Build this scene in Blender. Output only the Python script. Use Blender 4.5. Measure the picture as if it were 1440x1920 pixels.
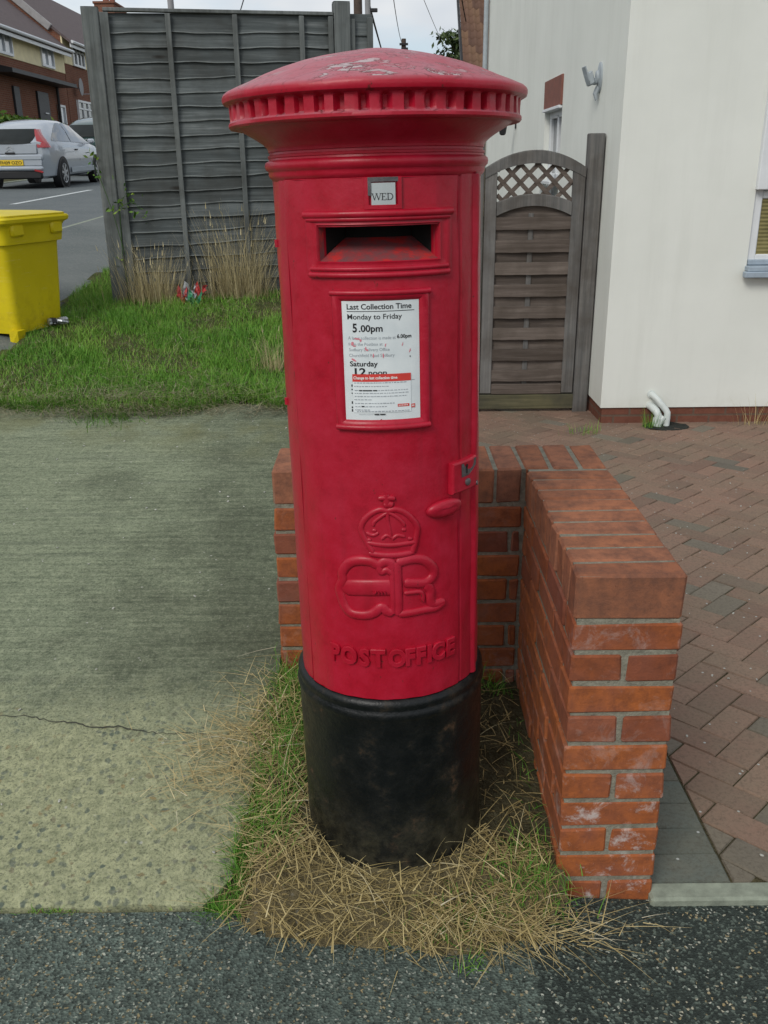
import bpy, math, random
import numpy as np
from mathutils import Vector, Matrix, Euler
R = math.radians
rng = random.Random(7)
nrg = np.random.default_rng(11)
for o in list(bpy.data.objects):
    bpy.data.objects.remove(o)
SC = bpy.context.scene
COL = SC.collection

# ------------------------------------------------------------ camera
PITCH, ROLL, EYE = R(20.7), R(0.6), 1.575
_f = Vector((0, math.cos(PITCH), -math.sin(PITCH)))
_d = Vector((0, -math.sin(PITCH), -math.cos(PITCH)))
_r = Vector((1, 0, 0))
cr = _r * math.cos(ROLL) + _d * math.sin(ROLL)
cd = _d * math.cos(ROLL) - _r * math.sin(ROLL)
cam = bpy.data.cameras.new('camera')
camo = bpy.data.objects.new('camera', cam)
COL.objects.link(camo)
cam.sensor_fit = 'VERTICAL'
cam.sensor_height = 36.0
cam.sensor_width = 27.0
cam.lens = 36.0 * 1723.0 / 1920.0
cam.clip_start = 0.05
cam.clip_end = 2000.0
camo.matrix_world = Matrix(((cr.x, -cd.x, -_f.x, 0), (cr.y, -cd.y, -_f.y, 0), (cr.z, -cd.z, -_f.z, EYE), (0, 0, 0, 1)))
SC.camera = camo

# ------------------------------------------------------------ world and sun
SUN_DIR = Vector((0.44, 0.72, -0.70)).normalized()      # the way the light travels
SUN_EL = math.asin(-SUN_DIR.z)
SUN_AZ = math.atan2(-SUN_DIR.x, -SUN_DIR.y)
W = bpy.data.worlds.new('World')
SC.world = W
W.use_nodes = True
wt = W.node_tree
wt.nodes.clear()
w_out = wt.nodes.new('ShaderNodeOutputWorld')
w_mix = wt.nodes.new('ShaderNodeMixShader')
w_bg1 = wt.nodes.new('ShaderNodeBackground')
w_bg2 = wt.nodes.new('ShaderNodeBackground')
w_sky = wt.nodes.new('ShaderNodeTexSky')
w_sky.sky_type = 'NISHITA'
w_sky.sun_disc = False
w_sky.sun_elevation = SUN_EL
w_sky.sun_rotation = SUN_AZ
w_bg1.inputs['Strength'].default_value = 0.13
w_tc = wt.nodes.new('ShaderNodeTexCoord')
w_map = wt.nodes.new('ShaderNodeMapping')
w_map.inputs['Scale'].default_value = (1.0, 1.0, 2.6)
w_n1 = wt.nodes.new('ShaderNodeTexNoise')
w_n1.inputs['Scale'].default_value = 3.1
w_n1.inputs['Detail'].default_value = 7
w_n1.inputs['Roughness'].default_value = 0.55
w_n2 = wt.nodes.new('ShaderNodeTexNoise')
w_n2.inputs['Scale'].default_value = 2.2
w_n2.inputs['Detail'].default_value = 4
w_r1 = wt.nodes.new('ShaderNodeValToRGB')
w_r1.color_ramp.elements[0].position = 0.38
w_r1.color_ramp.elements[0].color = (0.45, 0.45, 0.45, 1)
w_r1.color_ramp.elements[1].position = 0.53
w_r1.color_ramp.elements[1].color = (1, 1, 1, 1)
w_r2 = wt.nodes.new('ShaderNodeValToRGB')
w_r2.color_ramp.elements[0].position = 0.38
w_r2.color_ramp.elements[0].color = (0.60, 0.67, 0.76, 1)
w_r2.color_ramp.elements[1].position = 0.55
w_r2.color_ramp.elements[1].color = (0.97, 0.99, 1.0, 1)
w_bg2.inputs['Strength'].default_value = 0.90
wl = wt.links.new
wl(w_tc.outputs['Generated'], w_map.inputs['Vector'])
wl(w_map.outputs['Vector'], w_n1.inputs['Vector'])
wl(w_map.outputs['Vector'], w_n2.inputs['Vector'])
wl(w_n1.outputs['Fac'], w_r1.inputs['Fac'])
wl(w_n2.outputs['Fac'], w_r2.inputs['Fac'])
wl(w_sky.outputs['Color'], w_bg1.inputs['Color'])
wl(w_r2.outputs['Color'], w_bg2.inputs['Color'])
wl(w_r1.outputs['Color'], w_mix.inputs['Fac'])
wl(w_bg1.outputs['Background'], w_mix.inputs[1])
wl(w_bg2.outputs['Background'], w_mix.inputs[2])
wl(w_mix.outputs['Shader'], w_out.inputs['Surface'])

sun = bpy.data.lights.new('sun', 'SUN')
sun.energy = 1.75
sun.angle = R(22)
sun.color = (1.0, 0.965, 0.89)
suno = bpy.data.objects.new('sun', sun)
COL.objects.link(suno)
suno.location = (-6, -6, 9)
suno.rotation_euler = SUN_DIR.to_track_quat('-Z', 'Y').to_euler()

SC.view_settings.view_transform = 'Standard'
SC.view_settings.look = 'None'
SC.view_settings.exposure = 0.0
SC.view_settings.gamma = 1.0
SC.view_settings.use_curve_mapping = False

# ------------------------------------------------------------ helpers: objects
def tag(o, label=None, cat=None, group=None, kind=None):
    if label: o['label'] = label
    if cat: o['category'] = cat
    if group: o['group'] = group
    if kind: o['kind'] = kind
    return o

def empty(name, loc=(0, 0, 0), rz=0.0):
    o = bpy.data.objects.new(name, None)
    o.empty_display_size = 0.1
    COL.objects.link(o)
    o.location = loc
    o.rotation_euler = (0, 0, rz)
    return o

class MB:
    """collects geometry; build() links it as ONE mesh object"""
    def __init__(self):
        self.v = []; self.f = []; self.rnd = []; self.use_r = False
        self.M = Matrix.Identity(4)
    def vert(self, p):
        self.v.append(tuple(self.M @ Vector(p)))
        return len(self.v) - 1
    def face(self, idx, r=0.0):
        self.f.append(tuple(idx)); self.rnd.append(r)
    def quad(self, a, b, c, d, r=0.0):
        i = [self.vert(p) for p in (a, b, c, d)]
        self.face(i, r)
    def box(self, c, s, b=0.0, r=0.0, rot=None, jit=0.0):
        """chamfered box: centre c, size s, chamfer b"""
        hx, hy, hz = s[0] / 2, s[1] / 2, s[2] / 2
        T = Matrix.Translation(c)
        if rot is not None:
            T = T @ (rot if isinstance(rot, Matrix) else Euler(rot).to_matrix().to_4x4())
        if b <= 0:
            ix = {}
            for sx in (-1, 1):
                for sy in (-1, 1):
                    for sz in (-1, 1):
                        ix[sx, sy, sz] = self.vert(T @ Vector((sx * hx, sy * hy, sz * hz)))
            for q in (((-1, -1, -1), (-1, 1, -1), (1, 1, -1), (1, -1, -1)), ((-1, -1, 1), (1, -1, 1), (1, 1, 1), (-1, 1, 1)),
                      ((-1, -1, -1), (1, -1, -1), (1, -1, 1), (-1, -1, 1)), ((-1, 1, -1), (-1, 1, 1), (1, 1, 1), (1, 1, -1)),
                      ((-1, -1, -1), (-1, -1, 1), (-1, 1, 1), (-1, 1, -1)), ((1, -1, -1), (1, 1, -1), (1, 1, 1), (1, -1, 1))):
                self.face([ix[k] for k in q], r)
            return
        ix = {}
        for sx in (-1, 1):
            for sy in (-1, 1):
                for sz in (-1, 1):
                    j = Vector((rng.uniform(-jit, jit), rng.uniform(-jit, jit), rng.uniform(-jit, jit)))
                    ix[sx, sy, sz, 0] = self.vert(T @ (Vector((sx * hx, sy * (hy - b), sz * (hz - b))) + j))
                    ix[sx, sy, sz, 1] = self.vert(T @ (Vector((sx * (hx - b), sy * hy, sz * (hz - b))) + j))
                    ix[sx, sy, sz, 2] = self.vert(T @ (Vector((sx * (hx - b), sy * (hy - b), sz * hz)) + j))
        def F(*k): self.face([ix[q] for q in k], r)
        for s1 in (-1, 1):
            q = [(s1, -1, -1, 0), (s1, 1, -1, 0), (s1, 1, 1, 0), (s1, -1, 1, 0)]
            F(*(q if s1 > 0 else q[::-1]))
            q = [(-1, s1, -1, 1), (-1, s1, 1, 1), (1, s1, 1, 1), (1, s1, -1, 1)]
            F(*(q if s1 > 0 else q[::-1]))
            q = [(-1, -1, s1, 2), (1, -1, s1, 2), (1, 1, s1, 2), (-1, 1, s1, 2)]
            F(*(q if s1 > 0 else q[::-1]))
        for a in (-1, 1):
            for c2 in (-1, 1):
                q = [(a, c2, -1, 0), (a, c2, -1, 1), (a, c2, 1, 1), (a, c2, 1, 0)]
                F(*(q if a * c2 > 0 else q[::-1]))
                q = [(a, -1, c2, 0), (a, 1, c2, 0), (a, 1, c2, 2), (a, -1, c2, 2)]
                F(*(q if a * c2 > 0 else q[::-1]))
                q = [(-1, a, c2, 1), (-1, a, c2, 2), (1, a, c2, 2), (1, a, c2, 1)]
                F(*(q if a * c2 > 0 else q[::-1]))
                for e in (-1, 1):
                    q = [(a, c2, e, 0), (a, c2, e, 1), (a, c2, e, 2)]
                    F(*(q if a * c2 * e > 0 else q[::-1]))
    def loft(self, rings, closed=True, caps=False, r=0.0):
        n = len(rings[0]); base = []
        for g in rings: base.append([self.vert(p) for p in g])
        for a, b in zip(base[:-1], base[1:]):
            for i in range(n if closed else n - 1):
                j = (i + 1) % n
                self.face((a[i], a[j], b[j], b[i]), r)
        if caps:
            self.face(base[0][::-1], r); self.face(base[-1], r)
    def tube(self, pts, rad, n=8, caps=True, r=0.0, flat=1.0):
        pts = [Vector(p) for p in pts]
        rad = rad if isinstance(rad, (list, tuple)) else [rad] * len(pts)
        rings = []; up = None
        for i, p in enumerate(pts):
            t = (pts[min(i + 1, len(pts) - 1)] - pts[max(i - 1, 0)]).normalized()
            if up is None:
                up = Vector((0, 0, 1)) if abs(t.z) < 0.9 else Vector((1, 0, 0))
            a = t.cross(up)
            if a.length < 1e-5: a = t.cross(Vector((0, 1, 0.3)))
            a.normalize(); b = a.cross(t).normalized(); up = b
            rings.append([p + (a * math.cos(k * 2 * math.pi / n) + b * math.sin(k * 2 * math.pi / n) * flat) * rad[i] for k in range(n)])
        self.loft(rings, True, caps, r)
    def build(self, name, mat, parent=None, smooth=None, loc=None):
        me = bpy.data.meshes.new(name)
        me.from_pydata(self.v, [], self.f)
        me.materials.append(mat)
        if any(x != 0.0 for x in self.rnd):
            at = me.attributes.new('rnd', 'FLOAT', 'FACE')
            at.data.foreach_set('value', np.array(self.rnd, dtype=np.float32))
        me.validate()
        if smooth is not None:
            me.shade_smooth()
            me.set_sharp_from_angle(angle=R(smooth))
        me.update()
        o = bpy.data.objects.new(name, me)
        COL.objects.link(o)
        if parent is not None: o.parent = parent
        if loc is not None: o.location = loc
        return o

def np_mesh(name, v, f, mat, parent=None, rnd=None, smooth=False):
    """big meshes straight from arrays; f is (n,4) or (n,3)"""
    me = bpy.data.meshes.new(name)
    v = np.asarray(v, dtype=np.float32); f = np.asarray(f, dtype=np.int32)
    k = f.shape[1]
    me.vertices.add(len(v)); me.vertices.foreach_set('co', v.ravel())
    me.loops.add(f.size); me.loops.foreach_set('vertex_index', f.ravel())
    me.polygons.add(len(f)); me.polygons.foreach_set('loop_start', np.arange(len(f), dtype=np.int32) * k)
    me.update(calc_edges=True)
    me.materials.append(mat)
    if rnd is not None:
        at = me.attributes.new('rnd', 'FLOAT', 'FACE')
        at.data.foreach_set('value', np.asarray(rnd, dtype=np.float32))
    if smooth: me.shade_smooth()
    o = bpy.data.objects.new(name, me)
    COL.objects.link(o)
    if parent is not None: o.parent = parent
    return o

# ------------------------------------------------------------ helpers: materials
def lin(r, g, b):
    def c(x):
        x /= 255.0
        return x / 12.92 if x <= 0.04045 else ((x + 0.055) / 1.055) ** 2.4
    return (c(r), c(g), c(b), 1.0)

class NT:
    def __init__(self, name, rough=0.7, spec=0.4):
        self.m = bpy.data.materials.new(name); self.m.use_nodes = True
        self.t = self.m.node_tree; self.b = self.t.nodes['Principled BSDF']
        self.b.inputs['Roughness'].default_value = rough
        self.b.inputs['Specular IOR Level'].default_value = spec
        self._tc = None
    def n(self, typ, ins=None, **at):
        nd = self.t.nodes.new('ShaderNode' + typ)
        for k, v in at.items(): setattr(nd, k, v)
        for k, v in (ins or {}).items():
            if isinstance(v, bpy.types.NodeSocket): self.t.links.new(v, nd.inputs[k])
            else: nd.inputs[k].default_value = v
        return nd
    def obj(self):
        if self._tc is None: self._tc = self.n('TexCoord')
        return self._tc.outputs['Object']
    def map(self, scale=(1, 1, 1), rot=(0, 0, 0), loc=(0, 0, 0), vec=None):
        return self.n('Mapping', {'Vector': vec or self.obj(), 'Scale': scale, 'Rotation': rot, 'Location': loc}).outputs[0]
    def noise(self, scale, detail=4, rough=0.55, vec=None, dist=0.0):
        return self.n('TexNoise', {'Vector': vec or self.obj(), 'Scale': scale, 'Detail': detail, 'Roughness': rough, 'Distortion': dist}).outputs['Fac']
    def voro(self, scale, vec=None, feature='F1', rand=1.0):
        return self.n('TexVoronoi', {'Vector': vec or self.obj(), 'Scale': scale, 'Randomness': rand}, feature=feature)
    def ramp(self, fac, stops, interp='LINEAR'):
        nd = self.n('ValToRGB', {'Fac': fac}); r = nd.color_ramp; r.interpolation = interp
        while len(r.elements) < len(stops): r.elements.new(0.5)
        for e, (p, c) in zip(r.elements, stops):
            e.position = p; e.color = c if isinstance(c, tuple) else (c, c, c, 1)
        return nd.outputs['Color']
    def mix(self, fac, a, b, mode='MIX'):
        nd = self.n('Mix', data_type='RGBA', blend_type=mode, clamp_result=False)
        for k, v in ((0, fac), (6, a), (7, b)):
            if isinstance(v, bpy.types.NodeSocket): self.t.links.new(v, nd.inputs[k])
            else: nd.inputs[k].default_value = v
        return nd.outputs[2]
    def math(self, op, a, b=0.0, c=0.0):
        nd = self.n('Math', operation=op)
        for k, v in ((0, a), (1, b), (2, c)):
            if isinstance(v, bpy.types.NodeSocket): self.t.links.new(v, nd.inputs[k])
            else: nd.inputs[k].default_value = v
        return nd.outputs[0]
    def attr(self, name='rnd'):
        return self.n('Attribute', attribute_name=name).outputs['Fac']
    def xyz(self, vec=None):
        return self.n('SeparateXYZ', {'Vector': vec or self.obj()}).outputs
    def col(self, c):
        if isinstance(c, bpy.types.NodeSocket): self.t.links.new(c, self.b.inputs['Base Color'])
        else: self.b.inputs['Base Color'].default_value = c
        return self
    def rgh(self, c):
        if isinstance(c, bpy.types.NodeSocket): self.t.links.new(c, self.b.inputs['Roughness'])
        else: self.b.inputs['Roughness'].default_value = c
        return self
    def bump(self, h, dist=0.002, strength=0.6):
        nd = self.n('Bump', {'Height': h, 'Distance': dist, 'Strength': strength})
        self.t.links.new(nd.outputs[0], self.b.inputs['Normal'])
        return self
    def set(self, **k):
        for a, v in k.items(): self.b.inputs[a.replace('_', ' ')].default_value = v
        return self

def plain(name, c, rough=0.6, var=0.15, scale=20, bump=0.0, spec=0.4, metal=0.0):
    m = NT(name, rough, spec)
    n = m.noise(scale, 5, 0.6)
    dk = tuple(x * (1 - var) for x in c[:3]) + (1,)
    lt = tuple(min(1, x * (1 + var)) for x in c[:3]) + (1,)
    m.col(m.ramp(n, [(0.3, dk), (0.7, lt)]))
    m.rgh(m.ramp(n, [(0.3, max(0, rough - 0.08)), (0.7, min(1, rough + 0.08))]))
    if bump: m.bump(m.noise(scale * 6, 4), bump, 0.6)
    m.b.inputs['Metallic'].default_value = metal
    return m.m

# ---- paint of the pillar box
def red_paint(name, flake=False):
    m = NT(name, 0.42, 0.34)
    n1 = m.noise(17, 8, 0.68)
    base = m.ramp(n1, [(0.25, (0.285, 0.0045, 0.016, 1)), (0.45, (0.375, 0.0050, 0.021, 1)), (0.72, (0.430, 0.010, 0.034, 1))])
    n2 = m.noise(60, 4, 0.7)
    base = m.mix(m.ramp(n2, [(0.60, 0.0), (0.75, 0.35)]), base, (0.22, 0.006, 0.014, 1))
    rn = m.noise(1.0, 4, 0.6, m.map((26, 26, 1.6)))
    base = m.mix(m.ramp(rn, [(0.56, 0.0), (0.76, 0.35)]), base, (0.20, 0.010, 0.018, 1))
    base = m.mix(m.ramp(m.noise(3.2, 5, 0.6, m.map(loc=(1.3, 0.4, 2))), [(0.52, 0.0), (0.74, 0.28)]), base, (0.40, 0.035, 0.062, 1))
    # small dark chips and grime in streaks
    n3 = m.noise(42, 5, 0.7, m.map((1, 1, 0.6)))
    chip = m.ramp(n3, [(0.675, 0.0), (0.695, 0.85)])
    base = m.mix(chip, base, (0.10, 0.018, 0.014, 1))
    hb = m.math('ADD', m.math('MULTIPLY', m.noise(38, 3), 0.6), m.math('MULTIPLY', m.noise(160, 3), 0.25))
    rg = m.ramp(n1, [(0.3, 0.30), (0.7, 0.46)])
    if flake:
        z = m.xyz()
        # faded chalky upper side, cracked and flaking off in plates
        up = m.n('SeparateXYZ', {'Vector': m.n('NewGeometry').outputs['Normal']}).outputs[2]
        upm = m.ramp(up, [(0.25, 0.0), (0.8, 1.0)])
        fade = m.math('MULTIPLY', upm, m.ramp(m.noise(14, 7, 0.7), [(0.32, 0.35), (0.62, 1.0)]))
        base = m.mix(fade, base, (0.38, 0.125, 0.155, 1))
        base = m.mix(m.math('MULTIPLY', upm, m.ramp(m.noise(70, 4, 0.7), [(0.58, 0.0), (0.68, 0.6)])), base, (0.15, 0.04, 0.05, 1))
        st = m.map((1.0, 2.4, 1.0), (0, 0, 0.35))
        nf = m.noise(20, 6, 0.70, st, 0.6)
        upm2 = m.math('MULTIPLY', upm, m.math('GREATER_THAN', z[2], 1.704))
        zone = m.math('MULTIPLY', upm2, m.ramp(m.noise(5.5, 2, 0.5, m.map(loc=(0.31, 0.1, 0))), [(0.40, 0.0), (0.50, 1.0)]))
        fl = m.math('MULTIPLY', zone, m.ramp(nf, [(0.565, 0.0), (0.575, 1.0)]))
        edge = m.math('MULTIPLY', zone, m.ramp(nf, [(0.530, 0.0), (0.548, 1.0), (0.565, 1.0), (0.575, 0.0)]))
        base = m.mix(fl, base, (0.42, 0.34, 0.35, 1))
        base = m.mix(edge, base, (0.12, 0.02, 0.02, 1))
        cr = m.voro(13, m.map((1, 2.0, 1), (0, 0, 0.2), (0.2, 0, 0)), 'DISTANCE_TO_EDGE').outputs['Distance']
        crk = m.math('MULTIPLY', m.ramp(cr, [(0.0, 1.0), (0.022, 0.0)]), m.math('MULTIPLY', upm, m.ramp(m.noise(6, 3), [(0.44, 0.0), (0.52, 0.9)])))
        base = m.mix(crk, base, (0.09, 0.015, 0.015, 1))
        hb = m.math('ADD', hb, m.math('MULTIPLY', fl, -1.2))
        rg = m.mix(fl, rg, (0.85, 0.85, 0.85, 1))
        rg = m.mix(m.math('MULTIPLY', fade, 0.6), rg, (0.6, 0.6, 0.6, 1))
    m.col(base).rgh(rg).bump(hb, 0.0022, 0.55)
    m.set(Coat_Weight=0.05, Coat_Roughness=0.25)
    return m.m
M_RED = red_paint('red_paint')
M_REDTOP = red_paint('red_flaking_paint', True)
def red_dusty():
    m = NT('dusty_red', 0.8)
    n = m.noise(30, 5, 0.65)
    m.col(m.ramp(n, [(0.38, (0.16, 0.05, 0.055, 1)), (0.5, (0.24, 0.035, 0.04, 1)), (0.62, (0.46, 0.02, 0.02, 1))]))
    return m.m
M_DUSTY = red_dusty()
def black_iron():
    m = NT('black_iron_paint', 0.38, 0.36)
    n = m.noise(16, 7, 0.68)
    c = m.ramp(n, [(0.42, (0.003, 0.004, 0.0045, 1)), (0.55, (0.005, 0.006, 0.006, 1)), (0.62, (0.016, 0.013, 0.009, 1)), (0.68, (0.060, 0.033, 0.018, 1)), (0.8, (0.075, 0.045, 0.025, 1))])
    z = m.xyz()[2]
    low = m.math('MULTIPLY', m.ramp(z, [(0.10, 1.0), (0.27, 0.0)]), m.ramp(m.noise(22, 6, 0.7), [(0.42, 0.0), (0.65, 0.85)]))
    c = m.mix(low, c, (0.050, 0.046, 0.030, 1))
    m.col(c).rgh(m.ramp(n, [(0.4, 0.30), (0.7, 0.62)]))
    m.bump(m.math('ADD', m.noise(30, 5), m.math('MULTIPLY', m.noise(120, 3), 0.3)), 0.004, 0.5)
    return m.m
M_BLACK = black_iron()
M_DARK = plain('dark_void', (0.006, 0.006, 0.006, 1), 0.9)
M_SEAM = plain('dark_seam', (0.03, 0.006, 0.006, 1), 0.9)
def note_mat():
    m = NT('notice_enamel', 0.35, 0.5)
    c = m.ramp(m.noise(25, 4), [(0.3, (0.60, 0.65, 0.67, 1)), (0.7, (0.70, 0.74, 0.75, 1))])
    m.col(c)
    return m.m
M_NOTE = note_mat()
M_SLIP = plain('notice_slip', (0.70, 0.74, 0.76, 1), 0.5, 0.04)
M_INK = plain('black_ink', (0.012, 0.012, 0.014, 1), 0.6)
M_GREYINK = plain('grey_ink', (0.30, 0.33, 0.36, 1), 0.6)
M_REDINK = plain('red_ink', (0.60, 0.05, 0.04, 1), 0.5)
M_PINKINK = plain('pink_smear', (0.62, 0.20, 0.24, 1), 0.6)
M_WHITEINK = plain('white_ink', (0.75, 0.72, 0.70, 1), 0.6)
M_STEEL = plain('worn_steel', (0.13, 0.12, 0.125, 1), 0.45, 0.3, 60, 0.0005, 0.5, 0.6)

# ---- bricks
def brick_mat():
    m = NT('red_brick', 0.85, 0.25)
    a = m.attr()
    c = m.ramp(a, [(0.0, (0.150, 0.045, 0.030, 1)), (0.35, (0.315, 0.090, 0.028, 1)), (0.7, (0.390, 0.115, 0.030, 1)), (1.0, (0.215, 0.072, 0.046, 1))])
    n = m.noise(35, 6, 0.7)
    c = m.mix(m.ramp(n, [(0.40, 0.0), (0.66, 0.6)]), c, (0.10, 0.035, 0.022, 1))
    blo = m.ramp(m.noise(11, 3, 0.5), [(0.40, 0.0), (0.65, 0.4)])
    c = m.mix(blo, c, (0.25, 0.09, 0.06, 1))
    # white salts in blooms, more of them near the ground
    xx, yy, z = m.xyz()
    zon = m.ramp(z, [(0.0, 1.0), (0.22, 0.9), (0.34, 0.25), (0.52, 0.12), (0.64, 0.35), (0.69, 0.3)])
    zon = m.math('MULTIPLY', zon, m.ramp(m.math('SUBTRACT', yy, 1.0), [(0.71, 1.0), (0.80, 0.25)]))
    nf = m.noise(13, 7, 0.75, None, 0.5)
    salt = m.math('MULTIPLY', m.ramp(nf, [(0.52, 0.0), (0.64, 0.75)]), zon)
    c = m.mix(salt, c, (0.55, 0.52, 0.50, 1))
    m.col(c).bump(m.math('ADD', m.noise(70, 5, 0.6), m.math('MULTIPLY', m.noise(260, 3), 0.4)), 0.003, 0.55)
    return m.m
M_BRICK = brick_mat()
def coping_mat():
    m = NT('coping_brick', 0.88, 0.2)
    a = m.attr()
    c = m.ramp(a, [(0.0, (0.265, 0.104, 0.056, 1)), (0.5, (0.35, 0.138, 0.070, 1)), (1.0, (0.31, 0.134, 0.080, 1))])
    c = m.mix(m.ramp(m.noise(22, 6, 0.7), [(0.38, 0.0), (0.66, 0.7)]), c, (0.10, 0.052, 0.040, 1))
    c = m.mix(m.ramp(m.noise(120, 3, 0.7), [(0.6, 0.0), (0.72, 0.5)]), c, (0.10, 0.04, 0.03, 1))
    m.col(c).bump(m.math('ADD', m.noise(70, 5, 0.6), m.math('MULTIPLY', m.noise(260, 3), 0.4)), 0.003, 0.6)
    return m.m
M_COPING = coping_mat()
def mortar_mat():
    m = NT('mortar', 0.95, 0.1)
    c = m.ramp(m.noise(45, 6, 0.7), [(0.3, (0.15, 0.140, 0.110, 1)), (0.7, (0.30, 0.285, 0.225, 1))])
    nf = m.noise(14, 5, 0.6)
    c = m.mix(m.math('MULTIPLY', m.ramp(nf, [(0.55, 0.0), (0.7, 0.6)]), m.ramp(m.xyz()[2], [(0.05, 1.0), (0.4, 0.1)])), c, (0.5, 0.5, 0.47, 1))
    m.col(c).bump(m.noise(170, 4), 0.004, 0.8)
    return m.m
M_MORTAR = mortar_mat()

# ---- ground surfaces
def tarmac_mat(name, dark, chips, wet=0.0):
    m = NT(name, 0.85, 0.3)
    v = m.voro(170)
    vd = m.n('VectorMath', {0: m.map(loc=(3.1, 1.7, 0)), 1: m.n('VectorMath', {0: m.n('TexNoise', {'Vector': m.obj(), 'Scale': 110.0, 'Detail': 3.0}).outputs['Color'], 1: (0.016, 0.016, 0.0)}, operation='MULTIPLY').outputs[0]}, operation='ADD').outputs[0]
    v2 = m.voro(128, vd)
    c = m.ramp(v.outputs['Color'], [(0.15, tuple(x * 0.40 for x in dark[:3]) + (1,)), (0.6, dark), (0.95, tuple(x * 1.9 for x in dark[:3]) + (1,))])
    rnd = m.n('SeparateColor', {'Color': v2.outputs['Color']}).outputs[1]
    x, y, z = m.xyz()
    xn = m.math('ADD', x, m.math('MULTIPLY', m.math('SUBTRACT', m.noise(9, 3), 0.5), 0.05))
    dkz = m.ramp(m.math('ADD', m.math('MULTIPLY', xn, 4.0), -0.74), [(0.49, 0.0), (0.53, 1.0)])
    c = m.mix(m.math('MULTIPLY', dkz, 0.72 if wet else 0.0), c, (0.012, 0.017, 0.015, 1))
    amt = m.math('MULTIPLY', m.ramp(m.noise(4.5, 6, 0.7), [(0.36, 0.25), (0.60, 1.0)]), m.math('SUBTRACT', 1.0, m.math('MULTIPLY', dkz, 0.52 if wet else 0.0)))
    thr = m.math('SUBTRACT', 1.0, m.math('MULTIPLY', amt, chips))
    is_chip = m.math('GREATER_THAN', rnd, thr)
    chip = m.math('MULTIPLY', is_chip, m.ramp(v2.outputs['Distance'], [(0.32, 1.0), (0.44, 0.0)]))
    cc = m.ramp(m.n('SeparateColor', {'Color': v2.outputs['Color']}).outputs[2], [(0.0, (0.27, 0.30, 0.24, 1)), (0.45, (0.46, 0.47, 0.40, 1)), (0.72, (0.36, 0.28, 0.14, 1)), (1.0, (0.16, 0.14, 0.08, 1))])
    c = m.mix(chip, c, cc)
    mid = m.math('MULTIPLY', m.ramp(m.n('SeparateColor', {'Color': v.outputs['Color']}).outputs[2], [(0.80, 0.0), (0.84, 1.0)]), 0.75)
    c = m.mix(mid, c, (0.12, 0.15, 0.125, 1))
    c = m.mix(m.ramp(m.noise(1.9, 5, 0.65, m.map(loc=(4, 2, 0))), [(0.40, 0.0), (0.68, 0.35)]), c, tuple(q * 0.45 for q in dark[:3]) + (1,))
    m.col(c).bump(m.math('ADD', v.outputs['Distance'], m.math('MULTIPLY', m.noise(30, 3), 1.5)), 0.004, 0.9)
    return m.m
M_TARMAC = tarmac_mat('pavement_tarmac', (0.080, 0.104, 0.088, 1), 0.55, 1.0)
def road_mat(name, c0, c1):
    m = NT(name, 0.85, 0.3)
    c = m.ramp(m.noise(1.3, 6, 0.65), [(0.3, c0), (0.7, c1)])
    v = m.voro(70)
    c = m.mix(m.ramp(m.n('SeparateColor', {'Color': v.outputs['Color']}).outputs[0], [(0.7, 0.0), (0.95, 0.55)]), c, (0.20, 0.20, 0.19, 1))
    m.col(c).bump(v.outputs['Distance'], 0.004, 0.7)
    return m.m
M_ROAD = road_mat('road_asphalt', (0.088, 0.105, 0.110, 1), (0.125, 0.142, 0.146, 1))
M_PATH = road_mat('path_asphalt', (0.095, 0.112, 0.110, 1), (0.145, 0.160, 0.155, 1))
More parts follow.
